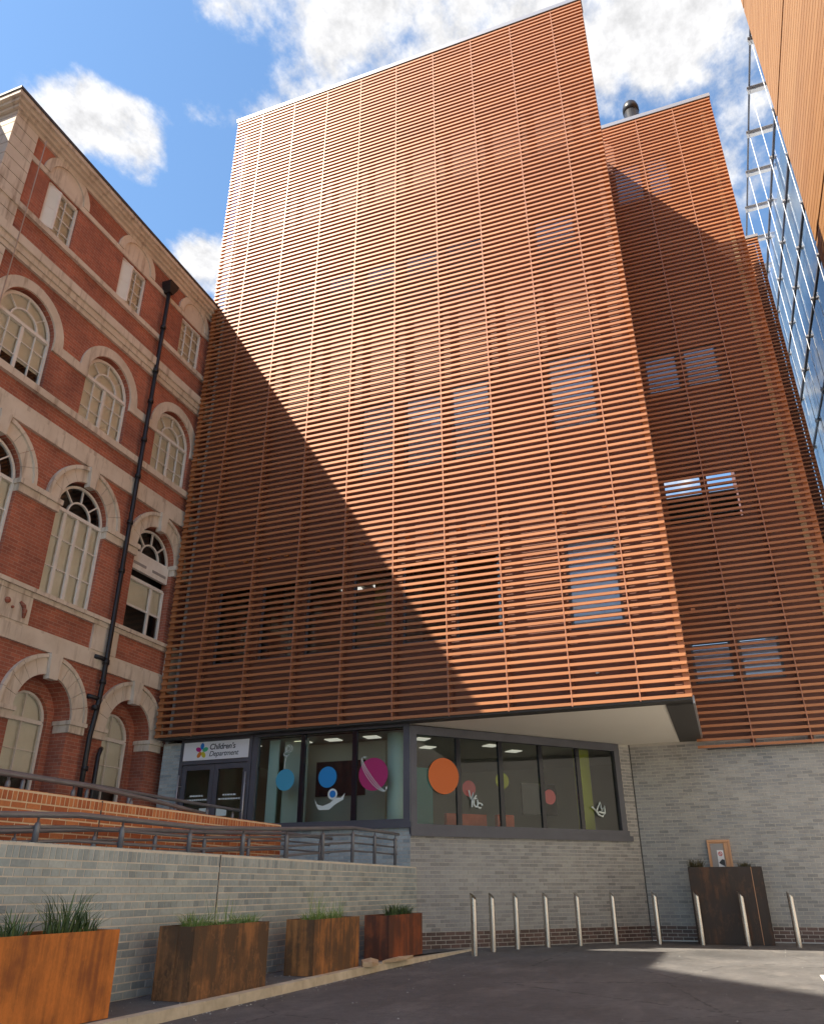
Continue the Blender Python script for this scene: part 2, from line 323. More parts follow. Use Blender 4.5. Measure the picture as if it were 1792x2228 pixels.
def slab_mesh(cache, lx, ly, lz, m):
    k = (round(lx, 2), ly, lz, m)
    if k not in cache:
        b = MB().box(-lx/2, lx/2, -ly, 0, 0, lz); me = bpy.data.meshes.new('brick'); me.from_pydata(b.v, [], b.f); me.materials.append(MATS[m]); cache[k] = me
    return cache[k]
BR = {}
def lay_bricks(parent, P0, dr, rows, limit, stuff_name='bricks', proud=.004):
    """rows: (z, height, [(u0, u1, material)]); the bricks that show largest become objects, the others one joined part"""
    ang = math.atan2(dr[1], dr[0]); items = []
    for z, h, spans in rows:
        for a, b, m in spans:
            c = (P0[0]+dr[0]*(a+b)/2, P0[1]+dr[1]*(a+b)/2, z); p = px(c)
            vis = p is not None and -20 < p[0] < PW+20 and 0 < p[1] < PH+20
            items.append((0 if vis else 1, (Vector(c)-CAM).length, c, b-a, h, m))
    items.sort(key=lambda t: t[:2])
    ca, sa = math.cos(ang), math.sin(ang); rest = {}
    for i, (v, d, c, l, h, m) in enumerate(items):
        pr = proud + random.uniform(-.002, .003)
        if i < limit:
            me = slab_mesh(BR, l, .03, h, m)
            # the brick's outer face looks along -n, n = left of dr
            o = inst('brick', me, parent, (c[0]+sa*pr + -sa*.03, c[1]-ca*pr + ca*.03, c[2]), ang)
        else:
            mb = rest.setdefault(m, MB()); q = []
            for dz in (0, h):
                for dn in (-pr, .023):
                    for du in (-l/2, l/2): q.append((c[0]+ca*du-sa*dn, c[1]+sa*du+ca*dn, c[2]+dz))
            mb.add(q, [(0, 2, 3, 1), (4, 5, 7, 6), (0, 1, 5, 4), (0, 4, 6, 2), (1, 3, 7, 5)])
    for m, mb in rest.items(): mb.build(stuff_name, m, parent, kind='stuff')
def course_rows(L, z0, z1, m, holes=(), bond='stretcher', low=None, top=None, ch=.075, j=.013):
    rows = []; n = int((z1-z0)/ch+1e-6)
    for k in range(n):
        z = z0+k*ch; zm = z+ch/2; head = bond == 'garden' and k % 4 == 3
        w = .1125 if head else .225; off = (k % 2)*w/2; mm = low[1] if low and k < low[0] else m
        free = [(0, L)]
        for a, b, c, d in holes:
            if c-.02 < zm < d+.02: free = [q for (s, e) in free for q in ((s, min(e, a)), (max(s, b), e)) if q[1]-q[0] > .03]
        sp = []
        for s, e in free:
            i = math.floor((s-off)/w)
            while i*w+off < e:
                a, b = max(s, i*w+off+j/2), min(e, (i+1)*w+off-j/2); i += 1
                if b-a > .03: sp.append((a, b, mm))
        rows.append((z+j/2, ch-j, sp))
    if top:
        z = z0+n*ch; i = 0; sp = []
        while (i+1)*.075 <= L: sp.append((i*.075+j/2, (i+1)*.075-j/2, m)); i += 1
        rows.append((z+j/2, top-j, sp))
    return rows

# ------------------------------------------------------------------ ground
def ground():
    g = MB().quad((-700, -700, 0), (700, -700, 0), (700, 700, 0), (-700, 700, 0)).build('ground', 'asphalt', kind='structure')
    pv = MB(); pv.add([(-6.04, 3, .085), (-5.24, 3, .085), (-5.24, 14.2, .085), (-5.18, 16.9, .02), (-5.75, 16.7, .02), (-6.04, 14.2, .085)], [(0, 1, 2, 3, 4, 5)]).build('pavement', 'asphalt', kind='structure')
    k = MB(); y = 3.0; kb = None
    base = MB().box(-5.24, -5.11, 3, 16.6, -.05, .012).build('kerb', 'kerb', kind='structure')
    while y < 17:
        e = min(y+.905, 17.05)
        h = lambda t: .095 if t < 12.5 else .095-.08*(t-12.5)/4.6
        xo = lambda t: -5.245 + (0 if t < 13 else (t-13)*.03)
        a, b = y+.003, e-.003
        MB().add([(xo(a), a, 0), (xo(a)+.135, a, 0), (xo(a)+.125, a, h(a)), (xo(a), a, h(a)), (xo(b), b, 0), (xo(b)+.135, b, 0), (xo(b)+.125, b, h(b)), (xo(b), b, h(b))],
                 [(0, 1, 2, 3), (7, 6, 5, 4), (1, 5, 6, 2), (3, 2, 6, 7), (0, 3, 7, 4)]).build('kerb_stone', 'kerb', base)
        y = e
    MB().add([(.88, 12.55, .004), (1.0, 12.4, .004), (1.6, 13.8, .004), (.9, 13.6, .004)], [(0, 1, 2, 3)]).build('road_marking', 'road_paint', kind='structure')
    # ramp and landing behind the walls
    MB().prism([(-7.6, 2.0, 0), (-7.6, 2.0, .55), (-7.6, 9, 1.0), (-7.6, 13.5, 1.36), (-7.6, 16.34, 1.36), (-7.6, 16.34, 0)], (1.25, 0, 0)).build('ramp', 'ramp_paving', kind='structure')
    MB().box(-12.84, -7.94, 2, 16.34, 0, 1.37).build('terrace', 'ramp_paving', kind='structure')
    MB().box(-7.938, -7.602, 13.54, 16.34, 0, 1.365).build('landing', 'ramp_paving', kind='structure')
ground()

# ------------------------------------------------------------------ slatted buildings
PITCH = .161
def slats(parent, xs, y, z0, z1, limit, hh=.061, dp=.048):
    n = int((z1+.1-z0)/PITCH+1e-6); cnt = 0; mb = MB(); cache = {}
    for k in range(n):
        z = z0+k*PITCH
        for a, b in zip(xs, xs[1:]):
            a2, b2 = a+.012, b-.012
            if cnt < limit:
                key = round(b2-a2, 3)
                if key not in cache:
                    q = MB().box(-key/2, key/2, 0, dp, 0, hh); me = bpy.data.meshes.new('slat'); me.from_pydata(q.v, [], q.f); me.materials.append(MATS['copper_slat']); cache[key] = me
                inst('slat', cache[key], parent, ((a2+b2)/2, y, z)); cnt += 1
            else: mb.box(a2, b2, y, y+dp, z, z+hh)
    if mb.v: mb.build('slats', 'copper_slat', parent, kind='stuff')
    return z0+n*PITCH
def win(parent, a, b, c, d, y, glassm='glass_coated', bars=(), tilt=0, blind=None):
    f = MB(); t = .06
    f.box(a, b, y, y+.08, c, c+t); f.box(a, b, y, y+.08, d-t, d); f.box(a, a+t, y, y+.08, c+t, d-t); f.box(b-t, b, y, y+.08, c+t, d-t)
    for u in bars: f.box(u-.025, u+.025, y, y+.08, c+t, d-t)
    w = f.build('window', 'dark_frame', parent)
    MB().quad((a+t, y+.03, c+t), (b-t, y+.03, c+t), (b-t, y+.03+tilt, d-t), (a+t, y+.03+tilt, d-t)).build('pane', glassm, w)
    if blind: MB().quad((a+t, y+.12, c+t), (b-t, y+.12, c+t), (b-t, y+.12, d-t), (a+t, y+.12, d-t)).build('blind', blind, w)
    return w

MAIN = thing('slatted_building', 'tall building screened by copper-coloured horizontal slats, children\'s department entrance below', 'building', (-6.4, 18, 0))
YF = 16.0
def main_block():
    x0, x1, z0, z1 = -12.70, -.19, 4.42, 4.42+137*PITCH-.05
    J = [-11.63, -10.33, -9.03, -7.75, -6.45, -5.14, -3.83, -2.51, -1.17]
    top = slats(MAIN, [x0]+J+[x1], YF, z0, z1-.05, 300)
    for x in J:
        MB().box(x-.011, x+.011, YF-.004, YF+.13, z0-.02, z1).build('slat_rail', 'copper_rail', MAIN)
        MB().box(x-.04, x+.05, YF+.13, YF+.2, z0, z1).build('bracket_rail', 'brown_wall', MAIN)
    for x in (x0, x1-.13): MB().box(x, x+.13, YF+.056, YF+.10, z0, z1).build('corner_post', 'copper_slat', MAIN)
    MB().box(x0+.16, x0+.23, YF+.36, YF+.395, z0, z1-.1).build('corner_flashing', 'grey_panel', MAIN)
    MB().box(x1-.30, x1-.16, YF+.2, YF+.3, z0, z1-.1).build('corner_rail', 'brown_wall', MAIN)
    MB().box(x0-.02, x1+.02, YF-.03, YF+.45, z1, z1+.16).build('parapet_cap', 'cap_metal', MAIN)
    yb = YF+.40
    H = []
    e = [-11.63, -10.33, -9.03, -7.75, -6.45, -5.14, -3.83]
    for a, b in zip(e, e[1:]):
        H.append((a+.09, b-.09, 6.2, 8.22)); H.append((a+.09, b-.09, 16.0, 18.15))
    for a, b in zip(e[3:], e[4:]): H.append((a+.12, b-.12, 10.85, 13.15))
    for c, d in ((6.1, 8.28), (11.1, 13.4), (16.1, 18.2)): H.append((-2.44, -1.29, c, d))
    mb = MB(); holes_wall(mb, x0+.16, x1-.12, z0, z1-.06, H, lambda u, d, z: (u, yb+d, z), .22)
    zt = 24.4     # the body of the block; the screen stands above its roof as a parapet
    xr, xl, y1 = x1-.12, x0+.16, 27.0
    mb.quad((xr, yb, z0), (xr, y1, z0), (xr, y1, zt), (xr, yb, zt)); mb.quad((xl, yb, z0), (xl, yb, zt), (xl, y1, zt), (xl, y1, z0))
    mb.quad((xl, yb+.02, zt), (xr, yb+.02, zt), (xr, y1, zt), (xl, y1, zt)); mb.quad((xl, y1, z0), (xl, y1, zt), (xr, y1, zt), (xr, y1, z0))
    mb.quad((xl, yb+.1, zt), (xr, yb+.1, zt), (xr, yb+.1, z1-.06), (xl, yb+.1, z1-.06))
    mb.build('back_wall', 'brown_wall', MAIN)
    for a, b, c, d in H:
        bl = c > 9 or a > -3
        win(MAIN, a, b, c, d, yb+.06, 'glass_blind' if bl else 'glass_coated', tilt=random.uniform(-.012, .012), blind=('dim_blind' if c > 15 else 'roller_blind') if bl else None)
    # rooms behind the windows
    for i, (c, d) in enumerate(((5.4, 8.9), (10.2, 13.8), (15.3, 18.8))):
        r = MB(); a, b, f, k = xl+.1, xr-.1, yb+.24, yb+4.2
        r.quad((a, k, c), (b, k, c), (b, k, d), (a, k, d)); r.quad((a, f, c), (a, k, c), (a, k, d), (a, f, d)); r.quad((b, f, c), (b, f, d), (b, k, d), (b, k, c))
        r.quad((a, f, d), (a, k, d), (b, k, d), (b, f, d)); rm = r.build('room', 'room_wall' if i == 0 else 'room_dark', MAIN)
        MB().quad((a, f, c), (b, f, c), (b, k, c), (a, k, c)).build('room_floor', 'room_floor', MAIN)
    for x, y in ((-9.0, 19.2), (-8.0, 19.2)):
        MB().box(x-.3, x+.3, y-.08, y+.08, 8.84, 8.88).build('ceiling_light', 'lamp_strip', MAIN)
    MB().box(-7.5, -6.7, 17.4, 17.46, 7.0, 8.3).build('wall_panel', 'yellow_panel', MAIN)
    for x in (-10.9, -9.95, -7.0, -6.25): MB().box(x-.11, x+.11, 17.2, 17.42, 5.42, 8.88).build('column', 'room_wall', MAIN)
    # fixing lugs at the window heads
    for z in (8.68,):
        for x in (-11.3, -10.6, -9.9, -9.4, -8.5, -8.1, -7.3, -6.8, -6.1, -5.5, -4.8, -4.2, -2.3, -1.4):
            MB().box(x-.05, x+.05, YF+.03, YF+.12, z+.06, z+.15).build('fixing_lug', 'copper_slat', MAIN)
    for x, z in ((-11.4, 5.3), (-5.85, 5.15), (-1.98, 5.1)): MB().box(x-.035, x+.035, YF+.3, YF+.42, z, z+.06).build('vent_tube', 'cap_metal', MAIN)
    # overhang: soffit and dark fascia
    s = MB(); s.add([(-6.2, 16.362, 4.37), (-.72, 16.362, 4.37), (-.72, 20.89, 4.345), (-2.05, 20.89, 4.345)], [(3, 2, 1, 0)]); s.build('soffit', 'soffit', MAIN)
    f = MB(); f.box(x0+.1, x1-.02, YF+.04, YF+.36, 4.375, 4.417); f.box(-.72, x1-.02, YF+.362, 20.89, 4.34, 4.417)
    f.build('fascia', 'fascia', MAIN)
    MB().box(x1-.018, x1+.02, YF+.3, 20.55, 4.345, 4.5).build('side_flashing', 'cap_metal', MAIN)
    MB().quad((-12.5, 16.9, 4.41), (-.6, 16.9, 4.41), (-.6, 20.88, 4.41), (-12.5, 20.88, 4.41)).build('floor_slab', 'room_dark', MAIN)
main_block()

YD = 16.35; A = Vector((-6.15, 16.35)); B = Vector((-1.95, 20.9)); T = (B-A).normalized(); LD = (B-A).length; DANG = math.atan2(T.y, T.x)
def D3(u, d, z): return (A.x+T.x*u-T.y*d, A.y+T.y*u+T.x*d, z)      # d = depth behind the slanted wall
def lower_walls():
    # front wall: grey brick pier, glazed entrance, brick below the window
    hf = [(.53, 2.53, 1.36, 4.42), (2.53, 6.46, 2.30, 4.42)]
    P0 = (-12.62, YD)
    mb = MB(); holes_wall(mb, 0, 6.47, 0, 4.32, [(a, b, c, 4.32) for a, b, c, d in hf], lambda u, d, z: (P0[0]+u, YD+d, z), .2)
    fw_ = mb.build('front_wall', 'dull_mortar', MAIN)
    rows = course_rows(6.46, 1.35, 4.30, 'cool_grey_brick', [(a, b, c, 5) for a, b, c, d in hf]); lay_bricks(fw_, P0, (1, 0), rows, 60)
    mb = MB(); hd = [(.0, 5.82, 2.12, 4.26)]
    holes_wall(mb, 0, LD, 0, 4.34, [(0.0, 5.82, 2.12, 4.34)], D3, .2)
    sw = mb.build('slanted_wall', 'dull_mortar', MAIN)
    rows = course_rows(LD, .01, 4.34, 'grey_brick', [(-.1, 5.83, 2.11, 5)], low=(4, 'plinth_brick')); lay_bricks(sw, tuple(A), tuple(T), rows, 240)
    # slanted glazing
    tf = lambda u, d, z: D3(u, d, z)
    f = MB(tf); f.box(-.02, 5.84, -.05, .12, 2.12, 2.32); f.box(.0, 5.82, -.02, .12, 4.16, 4.338); f.box(.0, .15, -.02, .12, 2.321, 4.159); f.box(5.66, 5.82, -.02, .12, 2.321, 4.159)
    fr = f.build('window_frame', 'dark_frame', MAIN, label='dark grey frame of the slanted window')
    us = [.15, 1.22, 2.34, 3.46, 4.55, 5.66]
    for u in us[1:-1]: MB(tf).box(u-.055, u+.055, .03, .11, 2.322, 4.158).build('mullion', 'screen', fr)
    for a, b in zip(us, us[1:]):
        t = random.uniform(-.008, .008); MB(tf).quad((a+.0, .06, 2.325), (b, .06+t, 2.325), (b, .06+t, 4.155), (a, .06, 4.155)).build('pane', 'glass_clear', fr)
    MB(tf).box(-.03, 5.9, -.09, -.052, 2.08, 2.2).build('sill', 'dark_frame', fr)
    # front glazing
    f = MB(); x0, x1 = -10.08, -6.16; y = YD
    f.box(x0, x1, y-.03, y+.1, 2.30, 2.42); f.box(x0, x1, y-.03, y+.1, 4.32, 4.418); f.box(x0, x0+.13, y-.03, y+.1, 2.421, 4.319); f.box(x1-.14, x1, y-.03, y+.1, 2.421, 4.319)
    ff = f.build('window_frame', 'dark_frame', MAIN, label='dark grey frame of the front window')
    xs = [x0+.13, -8.785, -7.485, x1-.14]
    for u in xs[1:-1]: MB().box(u-.055, u+.055, y+.02, y+.1, 2.422, 4.318).build('mullion', 'screen', ff)
    for a, b in zip(xs, xs[1:]):
        t = random.uniform(-.006, .006); MB().quad((a, y+.05, 2.42), (b, y+.05+t, 2.42), (b, y+.05+t, 4.32), (a, y+.05, 4.32)).build('pane', 'glass_clear', ff)
    MB().box(x0, x1+.05, y-.07, y-.032, 2.24, 2.36).build('sill', 'dark_frame', ff)
    # entrance
    f = MB(); a, b = -12.09, -10.10
    f.box(a, a+.09, y-.03, y+.1, 1.37, 4.418); f.box(b-.09, b, y-.03, y+.1, 1.37, 4.418); f.box(a+.09, b-.09, y-.03, y+.1, 3.79, 4.418)
    df = f.build('door_frame', 'dark_frame', MAIN)
    for i, (c, d) in enumerate(((a+.1, -11.105), (-11.095, b-.1))):
        q = MB(); q.box(c, d, y, y+.06, 3.66, 3.78); q.box(c, d, y, y+.06, 1.39, 1.6); q.box(c, c+.11, y, y+.06, 1.6, 3.66); q.box(d-.11, d, y, y+.06, 1.6, 3.66)
        lf = q.build('door', 'dark_frame', MAIN); MB().quad((c+.11, y+.03, 1.6), (d-.11, y+.03, 1.6), (d-.11, y+.03, 3.66), (c+.11, y+.03, 3.66)).build('pane', 'glass_clear', lf)
        hx = c-.02 if i == 0 else d+.02
        h = MB().tube([(hx, y-.1, 2.0), (hx, y-.1, 3.55)], .022, 8)
        for z in (2.2, 3.3): h.tube([(hx, y-.1, z), (hx+(.03 if i == 0 else -.03), y, z)], .011, 6)
        h.build('door_handle', 'cap_metal', lf, True)
        w = MB()      # two small lines of white lettering
        for k, (z, l) in enumerate(((3.06, .34), (2.97, .56))):
            xx = (c+d)/2-l/2
            while xx < (c+d)/2+l/2:
                ww = random.uniform(.03, .075); w.box(xx, xx+ww, y+.018, y+.022, z, z+.035); xx += ww+.016
        w.build('lettering', 'white_print', lf)
        pp = MB(); xx = -11.42 if i == 0 else -10.95
        pp.box(xx, xx+.28, y+.016, y+.02, 2.62, 2.80).build('notice', 'paper', lf)
    # round and drawn transfers stuck on the glass
    def disc(cx, cz, r, m, par, P, n=40, rz=1.0):
        MB(lambda u, d, z: P(u, d, z)).prism([(cx+r*math.cos(t*2*math.pi/n), .02, cz+r*rz*math.sin(t*2*math.pi/n)) for t in range(n)], (0, .004, 0)).build('transfer_disc', m, par)
    F = lambda u, d, z: (u, YD+d, z)
    disc(-9.20, 3.335, .235, 'sky_blue', ff, F); disc(-8.13, 3.345, .225, 'blue', ff, F); disc(-7.02, 3.355, .345, 'magenta', ff, F)
    disc(.83, 3.32, .38, 'orange', fr, D3)
    def strokes(par, P, lines, w=.012):
        q = MB(lambda u, d, z: P(u, d, z))
        for ln in lines: q.tube([(u, .012, z) for u, z in ln], w, 5)
        q.build('line_drawing', 'white_print', par)
    arc = lambda cx, cz, rx, rz, a, b, n=14: [(cx+rx*math.cos(math.radians(a+(b-a)*i/n)), cz+rz*math.sin(math.radians(a+(b-a)*i/n))) for i in range(n+1)]
    rot = lambda pts, cx, cz, g: [(cx+(u-cx)*math.cos(g)-(z-cz)*math.sin(g), cz+(u-cx)*math.sin(g)+(z-cz)*math.cos(g)) for u, z in pts]
    strokes(ff, F, [rot(arc(-7.0, 3.36, .46, e, 150, 390), -7.0, 3.36, math.radians(-52)) for e in (.08, .12, .165)], .006)
    strokes(ff, F, [arc(-9.14, 4.02, .085, .085, 0, 360), arc(-9.15, 4.02, .045, .05, 0, 360), [(-9.2, 3.96), (-9.26, 3.88), (-9.17, 3.86), (-9.21, 3.80)], arc(-9.2, 3.9, .07, .05, 90, 360), [(-9.21, 3.8), (-9.23, 3.58)]], .008)
    body = [(-8.43, 2.90), (-8.36, 2.78), (-8.22, 2.74), (-8.04, 2.80), (-7.92, 2.90), (-7.78, 2.90), (-7.69, 2.99), (-7.72, 2.86), (-7.85, 2.80), (-7.96, 2.74), (-8.06, 2.66), (-8.3, 2.66), (-8.36, 2.72)]
    MB().prism([(u, YD+.02, z) for u, z in body], (0, .004, 0)).build('swimming_shape', 'white_print', ff)
    disc(-7.99, 2.98, .115, 'white_print', ff, F); disc(-7.985, 2.98, .075, 'logo_blue', ff, lambda u, d, z: (u, YD+d-.006, z))
    strokes(fr, D3, [[(1.45, 3.05), (1.5, 2.86), (1.56, 3.0), (1.53, 2.84), (1.64, 2.95)], arc(1.62, 2.8, .05, .09, 60, 400), arc(1.72, 2.74, .06, .05, 0, 300), [(1.53, 2.85), (1.52, 2.7)]], .018)
    strokes(fr, D3, [[(4.82, 2.83), (4.95, 2.74), (5.08, 2.94), (5.12, 2.75), (5.2, 2.86), (5.2, 2.7), (5.12, 2.62), (5.0, 2.66), (4.95, 2.74)], [(5.02, 2.72), (5.18, 2.7)]], .022)
    disc(2.93, 3.42, .19, 'lime', fr, lambda u, d, z: D3(u, d+.9, z)); disc(2.0, 3.2, .18, 'pink', fr, lambda u, d, z: D3(u, d+.9, z)); disc(4.0, 3.06, .17, 'pink', fr, lambda u, d, z: D3(u, d+.5, z))
    # the waiting room
    r = MB(); fl, ce = 1.40, 4.30
    poly = [(-12.5, 16.6), (-6.3, 16.6), (-2.25, 20.98), (-2.3, 24), (-12.5, 24)]
    for (a, b) in zip(poly[2:], poly[3:]+poly[:1]): r.quad((*a, fl), (*b, fl), (*b, ce), (*a, ce))
    r.add([(x, y, ce) for x, y in poly], [(4, 3, 2, 1, 0)]); r.build('room', 'room_wall', MAIN)
    MB().add([(x, y, fl) for x, y in poly], [(0, 1, 2, 3, 4)]).build('room_floor', 'room_floor', MAIN)
    MB().box(-9.9, -7.25, 17.62, 17.74, fl, ce-.01).build('partition', 'room_wall', MAIN)
    MB().tube([(-6.72, 17.0, fl), (-6.72, 17.0, ce)], .215, 20).build('column', 'pale_green', MAIN, True)
    MB().box(-9.88, -9.62, 16.75, 16.8, fl, ce).build('partition', 'pale_green', MAIN); MB().box(-9.61, -8.98, 17.0, 17.05, fl, ce).build('partition', 'sage', MAIN); MB().box(-9.0, -8.86, 16.75, 16.8, fl, ce).build('partition', 'pale_green', MAIN)
    MB(tf).box(5.15, 5.6, .9, .98, fl, ce).build('partition', 'lime_panel', MAIN)
    MB(tf).box(1.3, 2.1, 2.9, 3.0, fl+.2, 3.9).build('partition', 'teal', MAIN)
    for u, d in ((.9, 1.2), (1.6, 2.2), (2.9, 1.3), (3.9, 1.8)):
        MB(tf).box(u-.16, u+.16, d-.16, d+.16, 4.28, 4.297).build('ceiling_light', 'lamp', MAIN)
    for x in (-11.6, -10.6, -9.2, -8.4, -7.4): MB().box(x-.17, x+.17, 17.0, 17.3, 4.28, 4.297).build('ceiling_light', 'lamp', MAIN)
lower_walls()
tag(MB().box(-9.02, -7.75, 17.55, 17.615, 3.07, 3.86).build('wall_screen', 'screen'), 'black television screen on the wall behind the front window', 'television')
tag(MB(lambda u, d, z: D3(u, d, z)).box(3.95, 5.0, 1.6, 1.66, 2.75, 3.5).build('wall_screen', 'screen'), 'dark wall screen seen through the right end of the slanted window', 'television')
def seat(u0, u1, d, lab, grp):
    t = thing('waiting_seat', lab, 'seat', D3((u0+u1)/2, d, 1.4), grp); tf = lambda u, dd, z: D3(u, dd, z)
    MB(tf).box(u0, u1, d, d+.55, 1.75, 1.95).build('seat', 'orange_fabric', t); MB(tf).box(u0, u1, d-.02, d+.10, 1.952, 2.62).build('backrest', 'orange_fabric', t)
    for a in (u0+.06, u1-.1):
        for e in (.04, .46): MB(tf).box(a, a+.04, d+e, d+e+.04, 1.4, 1.75).build('leg', 'steel', t)
seat(1.25, 2.3, .7, 'long orange upholstered seat behind the second pane of the slanted window', 'orange seats in the waiting room')
seat(2.5, 2.95, .55, 'narrow orange upholstered chair behind the middle pane of the slanted window', 'orange seats in the waiting room')

def sign():
    t = thing('entrance_sign', "white panel reading Children's Department with five-petal logo above the doors", 'sign', (-11.08, YD-.035, 3.92))
    MB().box(-11.985, -10.185, YD-.05, YD-.032, 3.88, 4.30).build('panel', 'sign_white', t)
    n = 20
    for i, m in enumerate(('logo_blue', 'logo_green', 'logo_yellow', 'logo_orange', 'logo_pink')):
        g = math.radians(88-72*i+ (0)); cx, cz = -11.47+.1*math.cos(g), 4.09+.108*math.sin(g)
        pts = []
        for k in range(n):
            a = 2*math.pi*k/n; u, v = .078*math.cos(a), .052*math.sin(a)
            pts.append((cx+u*math.cos(g)-v*math.sin(g), YD-.053, cz+u*math.sin(g)+v*math.cos(g)))
        MB().prism(pts, (0, .002, 0)).build('petal', m, t)
    for s, z, sz, shear in (("Children's", 4.11, .185, .12), ('Department', 3.955, .17, .25)):
        c = bpy.data.curves.new('lettering', 'FONT'); c.body = s; c.size = sz; c.shear = shear; c.extrude = .001; c.offset = .0025 if not shear > .2 else .0008; c.space_character = .95 if shear else 1.0
        o = bpy.data.objects.new('lettering', c); o.rotation_euler = (math.pi/2, 0, 0); o.location = (-11.26, YD-.054, z); COL.objects.link(o)
        me = bpy.data.meshes.new_from_object(o.evaluated_get(bpy.context.evaluated_depsgraph_get())); me.materials.clear(); me.materials.append(MATS['ink'])
        loc = o.location.copy(); bpy.data.objects.remove(o)
        k = bpy.data.objects.new('lettering', me); k.rotation_euler = (math.pi/2, 0, 0); k.location = loc; link(k, t)
sign()

Y2 = 20.6
WING = thing('slatted_wing', 'set-back copper-slatted wing right of the tall slatted block, on grey brick base', 'building', (1.6, 23, 0))
def wing():
    x0, x1, z0, z1 = -.33, 3.47, 4.12, 4.12+136*PITCH-.05
    J = [.95, 2.21]
    slats(WING, [x0]+J+[x1], Y2, z0, z1-.05, 300)
    for x in J:
        MB().box(x-.011, x+.011, Y2-.004, Y2+.13, z0-.02, z1).build('slat_rail', 'copper_rail', WING); MB().box(x-.06, x+.06, Y2+.13, Y2+.2, z0, z1).build('bracket_rail', 'brown_wall', WING)
    MB().box(x1-.13, x1, Y2+.056, Y2+.1, z0, z1).build('corner_post', 'copper_slat', WING)
    MB().box(x1-.36, x1-.22, Y2+.34, Y2+.39, z0, z1).build('corner_flashing', 'card', WING)
    MB().box(x0, x1+.02, Y2-.03, Y2+.45, z1, z1+.16).build('parapet_cap', 'cap_metal', WING)
    yb = Y2+.4; H = [(-.12, .85, 14.6, 16.0), (1.02, 2.0, 14.6, 16.0), (-.1, .86, 10.2, 11.65), (1.04, 1.8, 10.2, 11.65), (-.12, .86, 5.75, 6.85), (1.03, 2.0, 5.75, 6.85), (-.1, .85, 22.5, 24.4), (1.0, 1.75, 22.5, 24.4)]
    mb = MB(); holes_wall(mb, x0, x1-.05, z0, z1-.06, H, lambda u, d, z: (u, yb+d, z), .2)
    xr = x1-.05; mb.quad((xr, yb, z0), (xr, 33, z0), (xr, 33, z1-.06), (xr, yb, z1-.06)); mb.quad((x0, yb, z1-.06), (xr, yb, z1-.06), (xr, 33, z1-.06), (x0, 33, z1-.06))
    mb.build('back_wall', 'brown_wall', WING)
    for a, b, c, d in H:
        if c != 10.2: win(WING, a, b, c, d, yb+.06, 'glass_blind', tilt=random.uniform(-.01, .01), blind='roller_blind')
        else:      # louvred openings
            f = MB(); n = 7
            for k in range(n): f.box(a, b, yb+.06, yb+.09, c+(d-c)*k/n, c+(d-c)*k/n+.03)
            f.build('louvre', 'dark_frame', WING)
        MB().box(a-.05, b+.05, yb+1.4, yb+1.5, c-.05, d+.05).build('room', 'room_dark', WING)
    P0 = (-1.95, 20.9); L = 9.0
    w = MB().quad((-1.95, 20.9, 0), (7.05, 20.9, 0), (7.05, 20.9, 4.36), (-1.95, 20.9, 4.36)).build('base_wall', 'dull_mortar', WING)
    lay_bricks(w, P0, (1, 0), course_rows(L, .01, 4.33, 'grey_brick', low=(4, 'plinth_brick')), 300)
    MB().quad((-.1, Y2+.1, 4.115), (3.3, Y2+.1, 4.115), (3.3, 20.895, 4.115), (-.1, 20.895, 4.115)).build('soffit', 'fascia', WING)
    MB().box(-1.95, 7.05, 20.86, 20.895, -.01, .02).build('wall_foot_trim', 'cap_metal', WING)
    MB().box(-1.975, -1.945, 20.87, 20.893, 0, 4.34).build('corner_joint', 'fascia', WING)
    for x, z in ((.1, 7.55), (.75, 7.5), (1.2, 7.5), (1.95, 7.5)): MB().box(x-.05, x+.05, Y2+.03, Y2+.12, z, z+.09).build('fixing_lug', 'copper_slat', WING)
wing()
BACK = thing('slatted_block', 'narrow far copper-slatted block between the slatted wing and the glass wall', 'building', (4.3, 30, 0))
def back_block():
    y, x0, x1, z0, z1 = 28.0, 2.9, 5.17, 3.0, 3.0+142*PITCH-.05
    slats(BACK, [x0, x1], y, z0, z1-.05, 300)
    MB().box(x0, x1+.02, y-.03, y+.4, z1, z1+.14).build('parapet_cap', 'cap_metal', BACK)
    MB().box(x0, x1-.12, y+.35, 36, 0, z1-.06).build('back_wall', 'brown_wall', BACK)
    MB().box(x1-.13, x1, y+.056, y+.1, z0, z1).build('corner_post', 'copper_slat', BACK)
back_block()
def flue():
    t = thing('roof_flue', 'black rounded flue cowl rising above the roof of the slatted wing', 'flue', (1.0, 24, 25.9))
    MB().tube([(1.0, 24, 25.9), (1.0, 24, 30.55)], .30, 20).build('pipe', 'black_iron', t, True)
    MB().tube([(1.0, 24, 30.5), (1.0, 24, 30.75), (1.0, 24, 30.95), (1.0, 24, 31.1), (1.0, 24, 31.17)], [.33, .33, .28, .17, .04], 20).build('cowl', 'black_iron', t, True)
flue()

